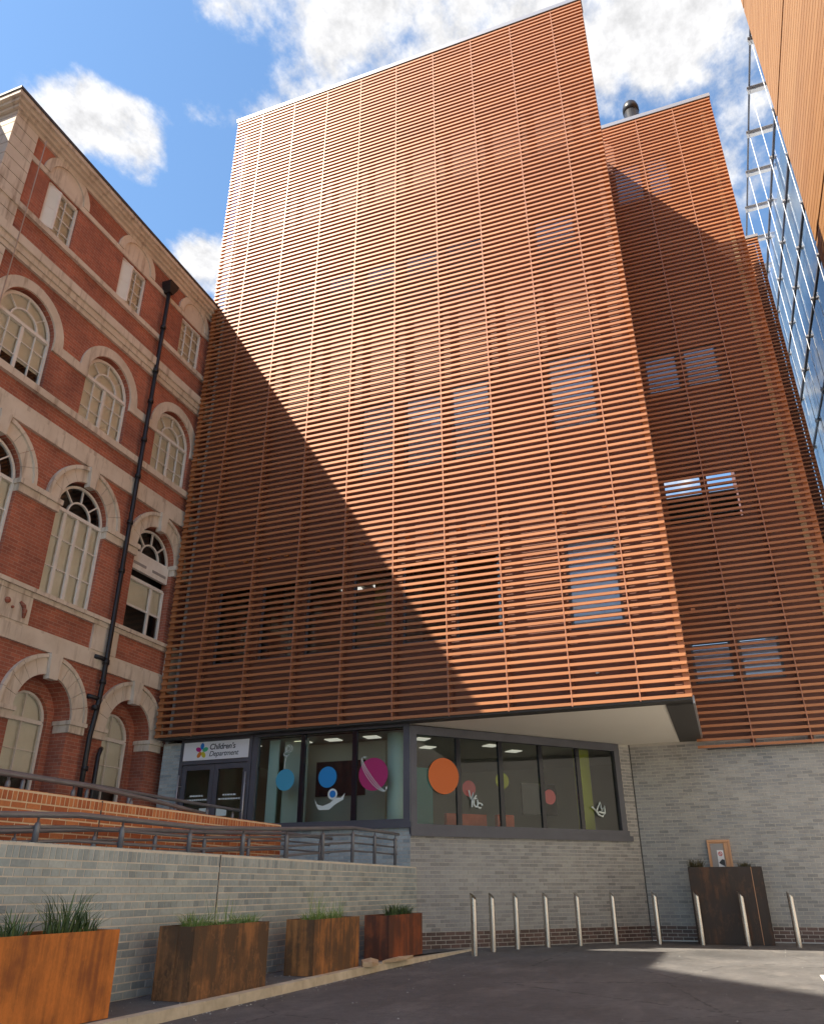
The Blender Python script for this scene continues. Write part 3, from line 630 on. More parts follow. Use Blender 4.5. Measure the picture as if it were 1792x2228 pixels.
# ------------------------------------------------------------------ old brick building on the left
XL = -12.85
OLD = thing('brick_building', 'old red brick building with stone-trimmed arched windows and a stone cornice', 'building', (-18, 14, 0))
BAY = [9.92, 12.60, 15.28, 17.96]; Y0, Y1 = 8.29, 19.3
def arched(mb, y0, y1, z0, z1, cy, r, zb, zs, dep, x=XL, n=20):
    P = lambda y, z, d=0: (x-d, y, z)
    arc = [(cy-r*math.cos(math.pi*i/n), zs+r*math.sin(math.pi*i/n)) for i in range(n+1)]
    mb.quad(P(y0, z0), P(cy-r, z0), P(cy-r, z1), P(y0, z1)); mb.quad(P(cy+r, z0), P(y1, z0), P(y1, z1), P(cy+r, z1))
    if zb > z0: mb.quad(P(cy-r, z0), P(cy+r, z0), P(cy+r, zb), P(cy-r, zb))
    for a, b in zip(arc, arc[1:]): mb.quad(P(*a), P(*b), P(b[0], z1), P(a[0], z1))
    ol = [(cy-r, zb)] + arc + [(cy+r, zb)]
    for a, b in zip(ol, ol[1:]+ol[:1]): mb.quad(P(*a), P(*a, dep), P(*b, dep), P(*b))
def ring(cy, zs, ri, ro, x0, x1, name, m, parent, seg=9, gap=.25, a0=0, a1=180):
    for k in range(seg):
        s, e = a0+(a1-a0)*k/seg+gap, a0+(a1-a0)*(k+1)/seg-gap; n = 4
        p = [(cy-ri*math.cos(math.radians(s+(e-s)*i/n)), zs+ri*math.sin(math.radians(s+(e-s)*i/n))) for i in range(n+1)]
        q = [(cy-ro*math.cos(math.radians(s+(e-s)*i/n)), zs+ro*math.sin(math.radians(s+(e-s)*i/n))) for i in range(n, -1, -1)]
        MB().prism([(x1, y, z) for y, z in p+q], (x0-x1, 0, 0)).build(name, m, parent)
def sector_pane(parent, cy, zs, ri, ro, a, b, x, m='glass_old'):
    n = 5; xo = x+random.uniform(-.003, .003); f = lambda r, t: (xo, cy-r*math.cos(math.radians(t)), zs+r*math.sin(math.radians(t)))
    MB().quad(*reversed([f(ro, a+(b-a)*i/n) for i in range(n+1)] + ([f(ri, b-(b-a)*i/n) for i in range(n+1)] if ri > 0 else []))).build('pane', m, parent)
def old_window(cy, zb, zt, hw, xs, zrows, x, fan=None, bw=.022, thick=(), blind=None, label=None):
    """a sash or casement window; xs = bar offsets from centre, zrows = bar heights"""
    f = MB(); d0, d1 = x-.03, x+.05
    f.box(d0, d1, cy-hw, cy-hw+.055, zb, zt); f.box(d0, d1, cy+hw-.055, cy+hw, zb, zt); f.box(d0, d1, cy-hw+.055, cy+hw-.055, zb, zb+.06)
    f.box(d0, d1+.01, cy-hw+.055, cy+hw-.055, zt-.05, zt+.03)
    for u in xs:
        w = .04 if u in thick else bw/2; f.box(d0+.02, d1-.01, cy+u-w, cy+u+w, zb+.06, zt-.05)
    for z in zrows: f.box(d0+.025, d1-.02, cy-hw+.05, cy+hw-.05, z-bw/2, z+bw/2)
    if fan:
        ri = fan
        for r, w in ((hw-.03, .03), (ri, .02)):
            n = 18; pts = [(cy-r*math.cos(math.pi*i/n), zt+r*math.sin(math.pi*i/n)) for i in range(n+1)]
            for a, b in zip(pts, pts[1:]):
                sc = lambda p, k: (d0+.01, cy+(p[0]-cy)*k, zt+(p[1]-zt)*k); k0, k1 = 1-w/r, 1+w/r
                f.prism([sc(a, k0), sc(b, k0), sc(b, k1), sc(a, k1)], (.06, 0, 0))
        for g in (45, 90, 135) if ri > .3 else (60, 120):
            c, s = -math.cos(math.radians(g)), math.sin(math.radians(g)); w = bw/2
            p = lambda r, k: (d0+.02, cy+r*c-s*k*w, zt+r*s+c*k*w*1)
            f.prism([p(ri, -1), p(hw-.05, -1), p(hw-.05, 1), p(ri, 1)], (.045, 0, 0))
    w_ = f.build('window', 'white_paint', OLD, label=label)
    ys = [-hw+.05]+sorted(xs)+[hw-.05]; zs = [zb+.05]+sorted(zrows)+[zt-.04]
    for a, b in zip(ys, ys[1:]):
        for c, d in zip(zs, zs[1:]):
            t = random.uniform(-.006, .006); MB().quad((x, cy+a, c), (x, cy+b, c), (x+t, cy+b, d), (x+t, cy+a, d)).build('pane', 'glass_old', w_)
    if fan:
        gs = [0, 45, 90, 135, 180] if fan > .3 else [0, 60, 120, 180]
        for a, b in zip(gs, gs[1:]): sector_pane(w_, cy, zt, fan, hw-.03, a, b, x)
        sector_pane(w_, cy, zt, 0, fan, 0, 180, x)
    if blind: MB().quad((x-.05, cy-hw, blind[0]), (x-.05, cy+hw, blind[0]), (x-.05, cy+hw, blind[1]), (x-.05, cy-hw, blind[1])).build('blind', 'blind', w_)
    return w_
def old_building():
    wall = MB(); P = lambda y, z: (XL, y, z)
    strip = lambda z0, z1: wall.quad(P(Y0, z0), P(Y1, z0), P(Y1, z1), P(Y0, z1))
    edges = [Y0] + [(a+b)/2 for a, b in zip(BAY, BAY[1:])] + [Y1]
    for i, cy in enumerate(BAY):
        a, b = edges[i], edges[i+1]
        arched(wall, a, b, 0, 5.8, cy-.06, .79, .9, 4.38, .42)
        arched(wall, a, b, 5.8, 10.4, cy-.02, .77, 6.79, 8.95, .28)
        arched(wall, a, b, 10.4, 14.0, cy, .77, 11.22, 12.55, .28)
        arched(wall, a, b, 14.0, 17.6, cy+.1, .5, 15.2, 16.58, .24, n=2) if False else None
        # top floor: square opening
        c0, c1 = cy+.1-.5, cy+.1+.5
        hw = MB(); holes_wall(wall, a, b, 14.0, 17.6, [(c0, c1, 15.2, 16.6)], lambda u, d, z: (XL-d, u, z), .24)
        # ground floor niche with inner brick arch
        n = MB(); arched(n, cy-.06-.8, cy-.06+.8, .9, 5.2, cy-.03, .58, .95, 4.32, .2, XL-.42); n.build('niche', 'old_brick', OLD)
    wall.quad((XL, Y0, 0), (XL-14, Y0, 0), (XL-14, Y0, 17.6), (XL, Y0, 17.6)); wall.quad((XL, Y1, 0), (XL, Y1, 17.6), (XL-14, Y1, 17.6), (XL-14, Y1, 0))
    wall.quad((XL+.0, Y0, 17.55), (XL, Y1, 17.55), (XL-14, Y1, 17.55), (XL-14, Y0, 17.55))
    wall.build('wall', 'old_brick', OLD)
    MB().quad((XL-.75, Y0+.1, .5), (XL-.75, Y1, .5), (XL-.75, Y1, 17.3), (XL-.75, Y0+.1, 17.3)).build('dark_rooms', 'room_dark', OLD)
    def band(name, z0, z1, pr, m='stone', a=Y0, b=Y1, corner=True):
        q = MB().box(XL-.02, XL+pr, a, b, z0, z1)
        if corner: q.box(XL-6, XL+pr, a-pr, a-.001, z0, z1)
        return q.build(name, m, OLD)
    # bands, bottom to top
    band('string_course', 5.62, 5.95, .07); band('string_course', 5.951, 6.02, .03)
    band('sill_band', 6.60, 6.70, .07); band('sill_band', 6.701, 6.79, .13)
    band('string_course', 10.14, 10.48, .08); band('string_course', 10.481, 10.62, .05)
    band('sill_band', 11.04, 11.21, .10)
    band('string_course', 13.82, 13.95, .07); band('string_course', 13.951, 14.12, .11); band('string_course', 14.121, 14.36, .16)
    band('sill_band', 15.05, 15.19, .09); band('head_band', 16.61, 16.75, .035)
    band('cornice', 17.36, 17.47, .06); band('cornice', 17.471, 17.56, .14); band('cornice', 17.561, 17.66, .22); band('cornice', 17.661, 17.78, .30); band('gutter', 17.781, 17.85, .33, 'lead')
    # stone panels between ground and first floor
    for y in [8.6, 11.26, 13.94, 16.62]:
        MB().box(XL-.02, XL+.05, y-.42, y+.42, 6.021, 6.599).build('stone_panel', 'stone', OLD)
    for i, cy in enumerate(BAY):
        # ground
        c = cy-.06; ring(c, 4.38, .80, 1.14, XL-.02, XL+.05, 'voussoir', 'stone', OLD, 11); ring(c, 4.38, 1.141, 1.22, XL-.02, XL+.09, 'arch_moulding', 'stone', OLD, 11)
        MB().prism([(XL+.14, c-.12, 5.08), (XL+.14, c+.12, 5.08), (XL+.14, c+.17, 5.615), (XL+.14, c-.17, 5.615)], (-.16, 0, 0)).build('keystone', 'stone', OLD)
        for s in (-1, 1):
            a, b = sorted((c+s*.74, c+s*1.26)); MB().box(XL-.4, XL+.10, a, b, 4.29, 4.378).build('impost', 'stone', OLD); MB().box(XL-.38, XL+.06, a+.03, b-.03, 4.13, 4.289).build('impost', 'stone', OLD)
        old_window(cy-.03, 2.55, 4.32, .575, [0.0], [3.72], XL-.55, fan=None, thick=(), blind=(3.3, 4.9)) if i in (1, 2) else None
        if i in (1, 2):
            w = MB(); x = XL-.55; n = 16; r = .55
            pts = [(cy-.03-r*math.cos(math.pi*k/n), 4.34+r*math.sin(math.pi*k/n)) for k in range(n+1)]
            for a, b in zip(pts, pts[1:]):
                sc = lambda p, k: (x-.02, cy-.03+(p[0]-cy+.03)*k, 4.34+(p[1]-4.34)*k); w.prism([sc(a, .93), sc(b, .93), sc(b, 1.05), sc(a, 1.05)], (.06, 0, 0))
            w.box(x-.01, x+.03, cy-.042, cy-.018, 4.34, 4.86)
            fl = w.build('arched_head', 'white_paint', OLD); sector_pane(fl, cy-.03, 4.34, 0, .53, 0, 180, x)
        # first floor
        c = cy-.02; ring(c, 8.95, .78, 1.08, XL-.02, XL+.05, 'voussoir', 'stone', OLD, 9); ring(c, 8.95, 1.081, 1.17, XL-.02, XL+.10, 'arch_moulding', 'stone', OLD, 9)
        MB().prism([(XL+.15, c-.10, 9.62), (XL+.15, c+.10, 9.62), (XL+.15, c+.145, 10.13), (XL+.15, c-.145, 10.13)], (-.17, 0, 0)).build('keystone', 'stone', OLD)
        for s in (-1, 1):
            a, b = sorted((c+s*.73, c+s*1.335)); MB().box(XL-.26, XL+.13, a, b, 8.83, 8.948).build('impost', 'stone', OLD); MB().box(XL-.25, XL+.08, a+.03*(s > 0), b-.03*(s < 0), 8.66, 8.829).build('impost', 'stone', OLD)
        if i < 3:
            if i < 2: old_window(c, 6.80, 8.88, .765, [-.4, 0, .4], [7.5, 8.2], XL-.13, fan=.36, bw=.03, thick=(-.4, 0, .4), blind=(6.8, 8.85))
            else:
                old_window(c, 6.80, 8.2, .74, [.25], [7.5], XL-.2, bw=.05, thick=(.25,), blind=(7.5, 8.2)); old_window(c, 8.5, 8.9, .76, [0], [], XL-.2, fan=.36, bw=.04)
                MB().box(XL-.19, XL-.1, c-.74, c+.74, 8.42, 8.86).build('vent_panel', 'white_paint', OLD)
                for a, b in ((-.65, -.15), (.1, .65)): MB().box(XL-.098, XL-.09, c+a, c+b, 8.55, 8.62).build('vent_slot', 'grey_panel', OLD)
        # second floor
        ring(cy, 12.55, .78, 1.04, XL-.02, XL+.045, 'voussoir', 'stone', OLD, 5, .12)
        if i < 3: old_window(cy, 11.24, 12.5, .76, [-.38, 0, .38], [11.66, 12.08], XL-.13, fan=.38, thick=(0,), blind=(11.24 if i else 11.62, 13.3))
        # top floor
        c = cy+.1; ring(c, 16.76, .56, .76, XL-.02, XL+.05, 'voussoir', 'stone', OLD, 3, .1)
        n = 16; MB().prism([(XL+.02, c-.555*math.cos(math.pi*k/n), 16.76+.555*math.sin(math.pi*k/n)) for k in range(n+1)], (-.03, 0, 0)).build('tympanum', 'stone', OLD)
        if i < 2:
            q = MB(lambda u, d, z: (XL-.05+u*.25, c-.49+u*.8+d, z)); L_ = .42
            q.box(0, L_, 0, .03, 15.28, 15.34); q.box(0, L_, 0, .03, 16.42, 16.5); q.box(0, .05, 0, .03, 15.34, 16.42); q.box(L_-.05, L_, 0, .03, 15.34, 16.42); q.box(.05, L_-.05, 0, .03, 15.85, 15.88)
            oc = q.build('open_casement', 'white_paint', OLD); MB(q.tf).box(.05, L_-.05, .012, .018, 15.34, 16.42).build('pane', 'blind', oc)
        if i < 3: old_window(c, 15.2, 16.58, .5, [-.2, .14], [15.55, 15.9, 16.25], XL-.1, thick=(), blind=(15.2, 16.6))
    for a, b in zip(BAY, BAY[1:]):
        MB().box(XL-.24, XL+.05, a+.772, b-.772, 12.32, 12.548).build('impost_band', 'stone', OLD)
    MB().box(XL-.24, XL+.05, Y0, BAY[0]-.772, 12.32, 12.548).build('impost_band', 'stone', OLD)
    # rusticated quoin at the corner
    z = 14.40
    while z < 17.3:
        e = min(z+.335, 17.355); q = MB().box(XL-.02, XL+.06, Y0-.06, Y0+.60, z+.012, e-.012); q.box(XL-.9, XL-.021, Y0-.06, Y0-.001, z+.012, e-.012); q.build('quoin', 'stone', OLD); z = e
    z = 10.7
    while z < 13.7:
        e = min(z+.36, 13.8); MB().box(XL-.02, XL+.06, Y0-.06, Y0+.60, z+.012, e-.012).build('quoin', 'stone', OLD); z = e
    # carved relief on the panel
    for k, (y, zz, s) in enumerate(((11.05, 6.36, .07), (11.2, 6.26, .03))):
        MB().tube([(XL+.05, y, zz), (XL+.08, y, zz), (XL+.10, y, zz)], [s, s*.9, s*.4], 12).build('carving', 'old_brick', OLD, True)
    MB().tube([(XL+.06, 11.36, 6.42), (XL+.08, 11.45, 6.36), (XL+.08, 11.5, 6.27), (XL+.07, 11.51, 6.12)], [.03, .045, .05, .03], 8).build('carving', 'old_brick', OLD, True)
old_building()
def downpipe():
    t = thing('downpipe', 'black cast-iron downpipe with hopper head running down the brick building', 'pipe', (XL+.14, 13.98, 1.4)); x, y = XL+.15, 13.98
    MB().tube([(x, y, 16.7), (x, y, 5.2), (x, y-.05, 4.6), (x, y-.12, 4.1), (x, y-.12, 1.4)], .058, 12).build('pipe', 'black_iron', t, True)
    MB().add([(x-.14, y-.08, 16.68), (x+.1, y-.08, 16.68), (x+.1, y+.08, 16.68), (x-.14, y+.08, 16.68), (x-.14, y-.17, 16.88), (x+.15, y-.17, 16.88), (x+.15, y+.17, 16.88), (x-.14, y+.17, 16.88),
              (x-.14, y-.19, 17.02), (x+.17, y-.19, 17.02), (x+.17, y+.19, 17.02), (x-.14, y+.19, 17.02)],
             [(0, 1, 2, 3)] + [(a+i, a+(i+1) % 4, a+4+(i+1) % 4, a+4+i) for a in (0, 4) for i in range(4)] + [(11, 10, 9, 8)]).build('hopper', 'black_iron', t)
    for z in (15.4, 13.9, 12.9, 11.7, 10.6, 9.3, 8.0, 5.75, 5.3, 4.7, 3.4): MB().tube([(x, y-(.1 if z < 4.8 else 0), z), (x, y-(.1 if z < 4.8 else 0), z+.1)], .078, 12).build('collar', 'black_iron', t, True)
    for z in (5.85, 4.95): MB().tube([(x, y, z), (x-.02, y-.16, z+.02), (x-.1, y-.3, z+.03)], [.05, .05, .055], 8).build('branch', 'black_iron', t, True)
    t2 = thing('downpipe', 'short black branch pipe beside the foot of the tall downpipe', 'pipe', (XL+.14, 14.2, 1.4))
    MB().tube([(x, 14.22, 1.4), (x, 14.22, 3.75), (x-.03, 14.3, 3.9), (x-.12, 14.42, 3.95)], .05, 10).build('pipe', 'black_iron', t2, True)
    tag(MB().box(XL+.165, XL+.175, 9.02, 9.045, 5, 17.3).build('lightning_strip', 'cap_metal'), 'thin vertical lightning conductor strip near the brick building corner', 'cable')
downpipe()

# ------------------------------------------------------------------ ramp walls and rails
def walls():
    t = tag(MB().box(-6.33, -6.05, 2.5, 16.42, 0, 1.495).build('retaining_wall', 'grey_mortar'), 'long grey brick retaining wall with brick-on-edge coping behind the planters', 'wall')
    # faces +x, so bricks run in -y direction seen from outside
    L = 13.9; P0 = (-6.05, 2.52)
    rows = course_rows(L, .085, 1.385, 'cool_grey_brick', [(6.715, 6.735, 0, 3)], bond='garden', top=.115)
    rows = [(z, h, [(a, b, m) for a, b, m in s]) for z, h, s in rows]
    lay_bricks(t, P0, (0, 1), rows, 300)
    MB().box(-6.052, -6.047, 9.232, 9.258, .09, 1.49).build('movement_joint', 'lead', t)
    c = MB(); y = 2.55
    while y < 16.38: c.box(-6.325, -6.055, y, y+.065, 1.47, 1.502); y += .075
    c.build('coping_bricks', 'cool_grey_brick', t, kind='stuff')
    t = tag(MB().box(-7.93, -7.605, 2.5, 13.5, 0, 2.155).build('ramp_wall', 'tan_mortar'), 'orange-red brick ramp wall with brick-on-edge coping, behind the grey wall', 'wall')
    rows = course_rows(10.98, .9, 2.045, 'red_brick', [(6.205, 6.225, 0, 3)], bond='stretcher', top=.115, j=.017)
    lay_bricks(t, (-7.605, 2.52), (0, 1), rows, 300)
    lay_bricks(t, (-7.93, 13.5), (1, 0), course_rows(.325, 1.2, 2.1, 'red_brick'), 0)
    MB().box(-7.607, -7.602, 8.722, 8.748, 1.0, 2.15).build('movement_joint', 'lead', t)
    c = MB(); y = 2.55
    while y < 13.42: c.box(-7.925, -7.61, y, y+.065, 2.13, 2.162); y += .075
    c.build('coping_bricks', 'red_brick', t, kind='stuff')
walls()
def rail(name_label, x, zpath, posts, zbase, lows, r=.03, pr=.031, end=True, xpath=None):
    """zpath: (y, z) of the handrail; lows: offsets of the lower bars below it"""
    t = thing('handrail', name_label, 'handrail', (x, zpath[0][0], zbase), 'dark metal ramp handrails')
    def zt(y):
        for (a, b), (c, d) in zip(zpath, zpath[1:]):
            if a <= y <= c: return b+(d-b)*(y-a)/(c-a)
        return zpath[-1][1]
    pts = [(x, y, z) for y, z in zpath]; q = []
    for a, b in zip(pts, pts[1:]):
        n = max(1, int((b[1]-a[1])/.4)); q += [tuple(a[k]+(b[k]-a[k])*i/n for k in range(3)) for i in range(n)]
    q.append(pts[-1]); MB().tube(q, r, 10).build('top_rail', 'rail_paint', t, True)
    for lo in lows: MB().tube([(p[0]-.04, p[1], p[2]-lo) for p in q], r*.55, 8).build('lower_rail', 'rail_paint', t, True)
    for y in posts:
        z = zt(y); MB().tube([(x, y, zbase-.02), (x, y, z-.10), (x, y, z-.07), (x, y, z-.068), (x, y, z-.01)], [pr, pr, pr*.75, .012, .012], 10).build('post', 'rail_paint', t, True)
    return t
rail('dark handrail standing on top of the long grey retaining wall', -6.18, [(3, 1.70), (5.7, 1.72), (6.8, 1.79), (9.0, 1.80), (11.1, 1.91), (13.5, 2.07), (14.6, 2.08), (15.75, 2.08)], [3.8, 5.05, 6.26, 7.48, 8.73, 9.95, 11.16, 12.37, 13.54, 14.53, 15.57], 1.50, (.11, .24, .37))
rail('dark low handrail along the ramp in front of the orange-red brick wall', -7.4, [(3, 1.62), (7, 1.68), (8.4, 1.78), (9.7, 1.84), (10.9, 1.88), (13.3, 2.0), (15.2, 2.0)], [7.2, 8.46, 9.66, 10.84, 12.1, 13.4, 14.7], 1.05, (.12, .26))
rail('dark handrail on the coping of the orange-red brick wall', -7.77, [(3, 2.32), (8.6, 2.33), (9.84, 2.28), (11.3, 2.19)], [4.6, 6.0, 7.3, 8.36, 9.5, 10.4], 2.16, ())
rail('dark far handrail on the terrace in front of the entrance doors', -9.3, [(6, 2.60), (10.4, 2.59), (13.5, 2.56), (14.78, 2.56)], [7.5, 9.0, 10.3, 11.3, 12.6, 13.6, 14.5], 1.37, (.25,))

# ------------------------------------------------------------------ planters and plants
def blades(mb, cx, cy, z, rx, ry, n, h, lean=.5, w=.006):
    for _ in range(n):
        a = random.uniform(0, 6.283); q = math.sqrt(random.random()); bx, by = cx+rx*q*math.cos(a), cy+ry*q*math.sin(a)
        hh = h*random.uniform(.4, 1.15); a2 = a+random.uniform(-1.3, 1.3); ln = hh*lean*random.uniform(.1, 1.7); dx, dy = math.cos(a2)*ln, math.sin(a2)*ln
        px_, py_ = -math.sin(a2)*w, math.cos(a2)*w; px_, py_ = (px_+random.uniform(-w, w)*.6, py_+random.uniform(-w, w)*.6); v = []
        for i, t in enumerate((0, .4, .75, 1)):
            k = (1-t)**.7; x, y, zz = bx+dx*t*t, by+dy*t*t, z+hh*(t-.42*lean*t*t*t); v += [(x-px_*k, y-py_*k, zz), (x+px_*k, y+py_*k, zz)]
        mb.add(v, [(0, 1, 3, 2), (2, 3, 5, 4), (4, 5, 7, 6)])
def plant(lab, cat, spec, m, z, group='grasses in the planters'):
    mb = MB()
    for cx, cy, rx, ry, n, h, lean, w in spec: blades(mb, cx, cy, z, rx, ry, n, h, lean, w)
    return tag(mb.build('ornamental_grass', m), lab, cat, group)
def planter(lab, x0, x1, y0, y1, z0, z1, m, flare=.0):
    t = thing('planter', lab, 'planter', ((x0+x1)/2, (y0+y1)/2, z0), 'rusty steel planters'); e = .012; s = .004
    MB().box(x1-e, x1, y0, y1, z0, z1).build('front_panel', m, t); MB().box(x0, x0+e, y0, y1, z0, z1).build('back_panel', m, t)
    MB().box(x0+e+s, x1-e-s, y0+.001, y0+e, z0, z1-.002).build('end_panel', m, t); MB().box(x0+e+s, x1-e-s, y1-e, y1-.001, z0, z1-.002).build('end_panel', m, t)
    MB().box(x0+e, x1-e, y0+e, y1-e, z0+.01, z1-.07).build('soil', 'soil', t); 
    MB().box((x0+x1)/2-.02, (x0+x1)/2+.02, y0-.006, y0, z0, z1).build('seam', m, t)
    return t
ZP = .088
planter('long bright orange rusted steel planter nearest the viewer, cut by the left edge', -5.80, -5.33, 4.6, 6.62, ZP, .775, 'corten_bright')
planter('dark brown streaked steel planter, second from the left along the grey wall', -5.72, -5.28, 7.73, 9.24, ZP, .755, 'corten_dark')
planter('brown and orange stained steel planter, third from the left along the grey wall', -5.66, -5.24, 10.36, 11.80, ZP, .735, 'corten_mid')
planter('reddish brown steel planter at the far end of the grey wall', -5.64, -5.22, 12.9, 14.45, ZP, .715, 'corten_red')
plant('tall arching dark green grass tufts in the bright orange planter', 'grass', [(-5.52, 5.55, .07, .14, 70, .36, .8, .007), (-5.55, 6.15, .08, .22, 150, .48, .55, .006), (-5.52, 6.4, .06, .1, 60, .32, .7, .006), (-5.5, 5.2, .06, .1, 30, .22, .9, .006)], 'grass_dark', .70)
plant('low dense bright green grass filling the dark streaked planter', 'grass', [(-5.48, 8.0, .12, .16, 260, .26, .6, .004), (-5.48, 8.5, .14, .3, 380, .15, .8, .005), (-5.46, 8.95, .13, .2, 330, .22, .6, .004), (-5.5, 8.55, .1, .35, 40, .42, .25, .003)], 'grass', .68)
plant('spiky yellow-green grass with tall seed stems in the brown and orange planter', 'grass', [(-5.44, 10.65, .12, .16, 170, .22, .9, .005), (-5.44, 11.15, .13, .35, 380, .22, .7, .004), (-5.46, 10.8, .1, .2, 50, .52, .35, .003), (-5.44, 11.4, .1, .2, 50, .4, .4, .003)], 'grass', .665)
plant('bushy mid green grass clump in the reddish far planter', 'grass', [(-5.42, 13.7, .14, .32, 380, .30, .7, .005), (-5.42, 14.0, .13, .22, 220, .26, .7, .005), (-5.36, 13.35, .08, .12, 30, .38, .7, .003)], 'grass_dark', .645)
t = planter('very dark brown tall steel planter standing against the grey wall behind the bollards', -.92, .60, 19.85, 20.55, .004, 1.5, 'corten_black')
MB().box(.375, .385, 19.842, 19.849, .01, 1.49).build('weld_seam', 'box_peach', t)
plant('small dull olive tuft at the left end of the tall dark planter', 'grass', [(-.74, 20.0, .14, .1, 300, .3, .45, .006)], 'grass_dull', 1.42)
plant('small flat olive tuft at the right end of the tall dark planter', 'grass', [(.26, 20.0, .12, .08, 240, .2, .35, .006)], 'grass_dull', 1.42)
def cabinet():
    t = thing('wall_cabinet', 'peach-coloured utility cabinet with notices on the grey wall above the dark planter', 'cabinet', (-.2, 20.8, 1.4)); y = 20.8
    f = MB(); a, b, c, d = -.46, .04, 1.40, 2.09
    f.box(a, b, y, y+.09, d-.05, d); f.box(a, a+.045, y, y+.09, c, d-.05); f.box(b-.045, b, y, y+.09, c, d-.05); f.box(a+.045, b-.045, y+.04, y+.09, c, d-.05); f.build('frame', 'box_peach', t)
    MB().box(-.10, -.01, y+.015, y+.039, c, d-.055).build('side_door', 'box_peach', t); MB().box(-.40, -.115, y+.03, y+.039, c+.01, d-.08).build('notice_board', 'grey_panel', t)
    MB().box(-.27, -.13, y+.022, y+.029, 1.52, 1.87).build('notice', 'sign_white', t)
    r = MB()
    for k in range(14):
        g, g2 = [2*math.pi*q/14 for q in (k, k+1)]; p = lambda R_, w: (-.2+R_*math.cos(w), y+.02, 1.79+R_*1.1*math.sin(w)); r.prism([p(.045, g), p(.045, g2), p(.03, g2), p(.03, g)], (0, -.002, 0))
    r.prism([(-.235, y+.02, 1.815), (-.225, y+.02, 1.825), (-.165, y+.02, 1.765), (-.175, y+.02, 1.755)], (0, -.003, 0)); r.build('prohibition_mark', 'notice_red', t)
    MB().prism([(-.26, y+.02, 1.60), (-.13, y+.02, 1.52), (-.13, y+.02, 1.66), (-.18, y+.02, 1.68)], (0, -.002, 0)).build('printed_figure', 'ink', t)
cabinet()

# ------------------------------------------------------------------ bollards
SP = [(-4.58, 15.46), (-4.52, 16.52), (-4.26, 17.40), (-3.79, 18.10), (-3.23, 18.70), (-2.57, 19.37), (-1.70, 19.70), (-.82, 19.70), (.076, 19.62), (1.03, 19.5)]
BL = ['leftmost steel bollard, at the end of the kerb', 'second steel bollard from the left', 'third steel bollard from the left', 'fourth steel bollard from the left', 'fifth steel bollard from the left',
      'sixth steel bollard from the left', 'seventh steel bollard from the left, left of the tall dark planter', 'steel bollard in front of the left side of the tall dark planter',
      'steel bollard in front of the right side of the tall dark planter', 'rightmost steel bollard, right of the tall dark planter']
def bollard_meshes():
    r, n, h = .057, 24, .965; v = []; f = []
    for k in range(n):
        a = 2*math.pi*k/n; v.append((r*math.cos(a), r*math.sin(a), 0))
    for k in range(n):
        a = 2*math.pi*k/n; v.append((r*math.cos(a), r*math.sin(a), h+(-r*math.cos(a)+r*.25*math.sin(a))*.95))
    f = [(k, (k+1) % n, n+(k+1) % n, n+k) for k in range(n)]
    a = bpy.data.meshes.new('post'); a.from_pydata(v, [], f); a.materials.append(MATS['steel']); a.polygons.foreach_set('use_smooth', [True]*n)
    b = bpy.data.meshes.new('sloped_cap'); b.from_pydata([v[n+k] for k in range(n)], [], [tuple(range(n))]); b.materials.append(MATS['steel'])
    return a, b
ba, bb = bollard_meshes()
for (x, y), l in zip(SP, BL):
    t = thing('bollard', l, 'bollard', (x, y, 0), 'steel bollards in a curved row')
    for nm, me in (('post', ba), ('sloped_cap', bb)):
        o = bpy.data.objects.new(nm, me); COL.objects.link(o); o.parent = t

# ------------------------------------------------------------------ litter
def litter(lab, pts, h):
    n = len(pts); mb = MB(); cx = sum(p[0] for p in pts)/n; cy = sum(p[1] for p in pts)/n
    up_ = [(x, y, ZP+.012+random.uniform(0, h)) for x, y in pts]; mb.add([(x, y, ZP+.008) for x, y in pts]+up_+[(cx, cy, ZP+h*1.2)], [(i, (i+1) % n, n+(i+1) % n, n+i) for i in range(n)]+[(n+i, n+(i+1) % n, 2*n) for i in range(n)]+[tuple(reversed(range(n)))])
    tag(mb.build('crumpled_cardboard', 'card'), lab, 'cardboard', 'litter on the kerb')
litter('small crumpled piece of cardboard on the kerb below the third planter', [(-5.12, 11.68), (-5.03, 11.8), (-5.06, 12.1), (-5.14, 12.3), (-5.2, 12.15), (-5.22, 11.85)], .09)
litter('long flattened strip of cardboard on the kerb before the far planter', [(-5.13, 12.42), (-5.02, 12.7), (-5.0, 13.1), (-4.99, 13.38), (-5.09, 13.4), (-5.13, 13.05), (-5.18, 12.7)], .05)

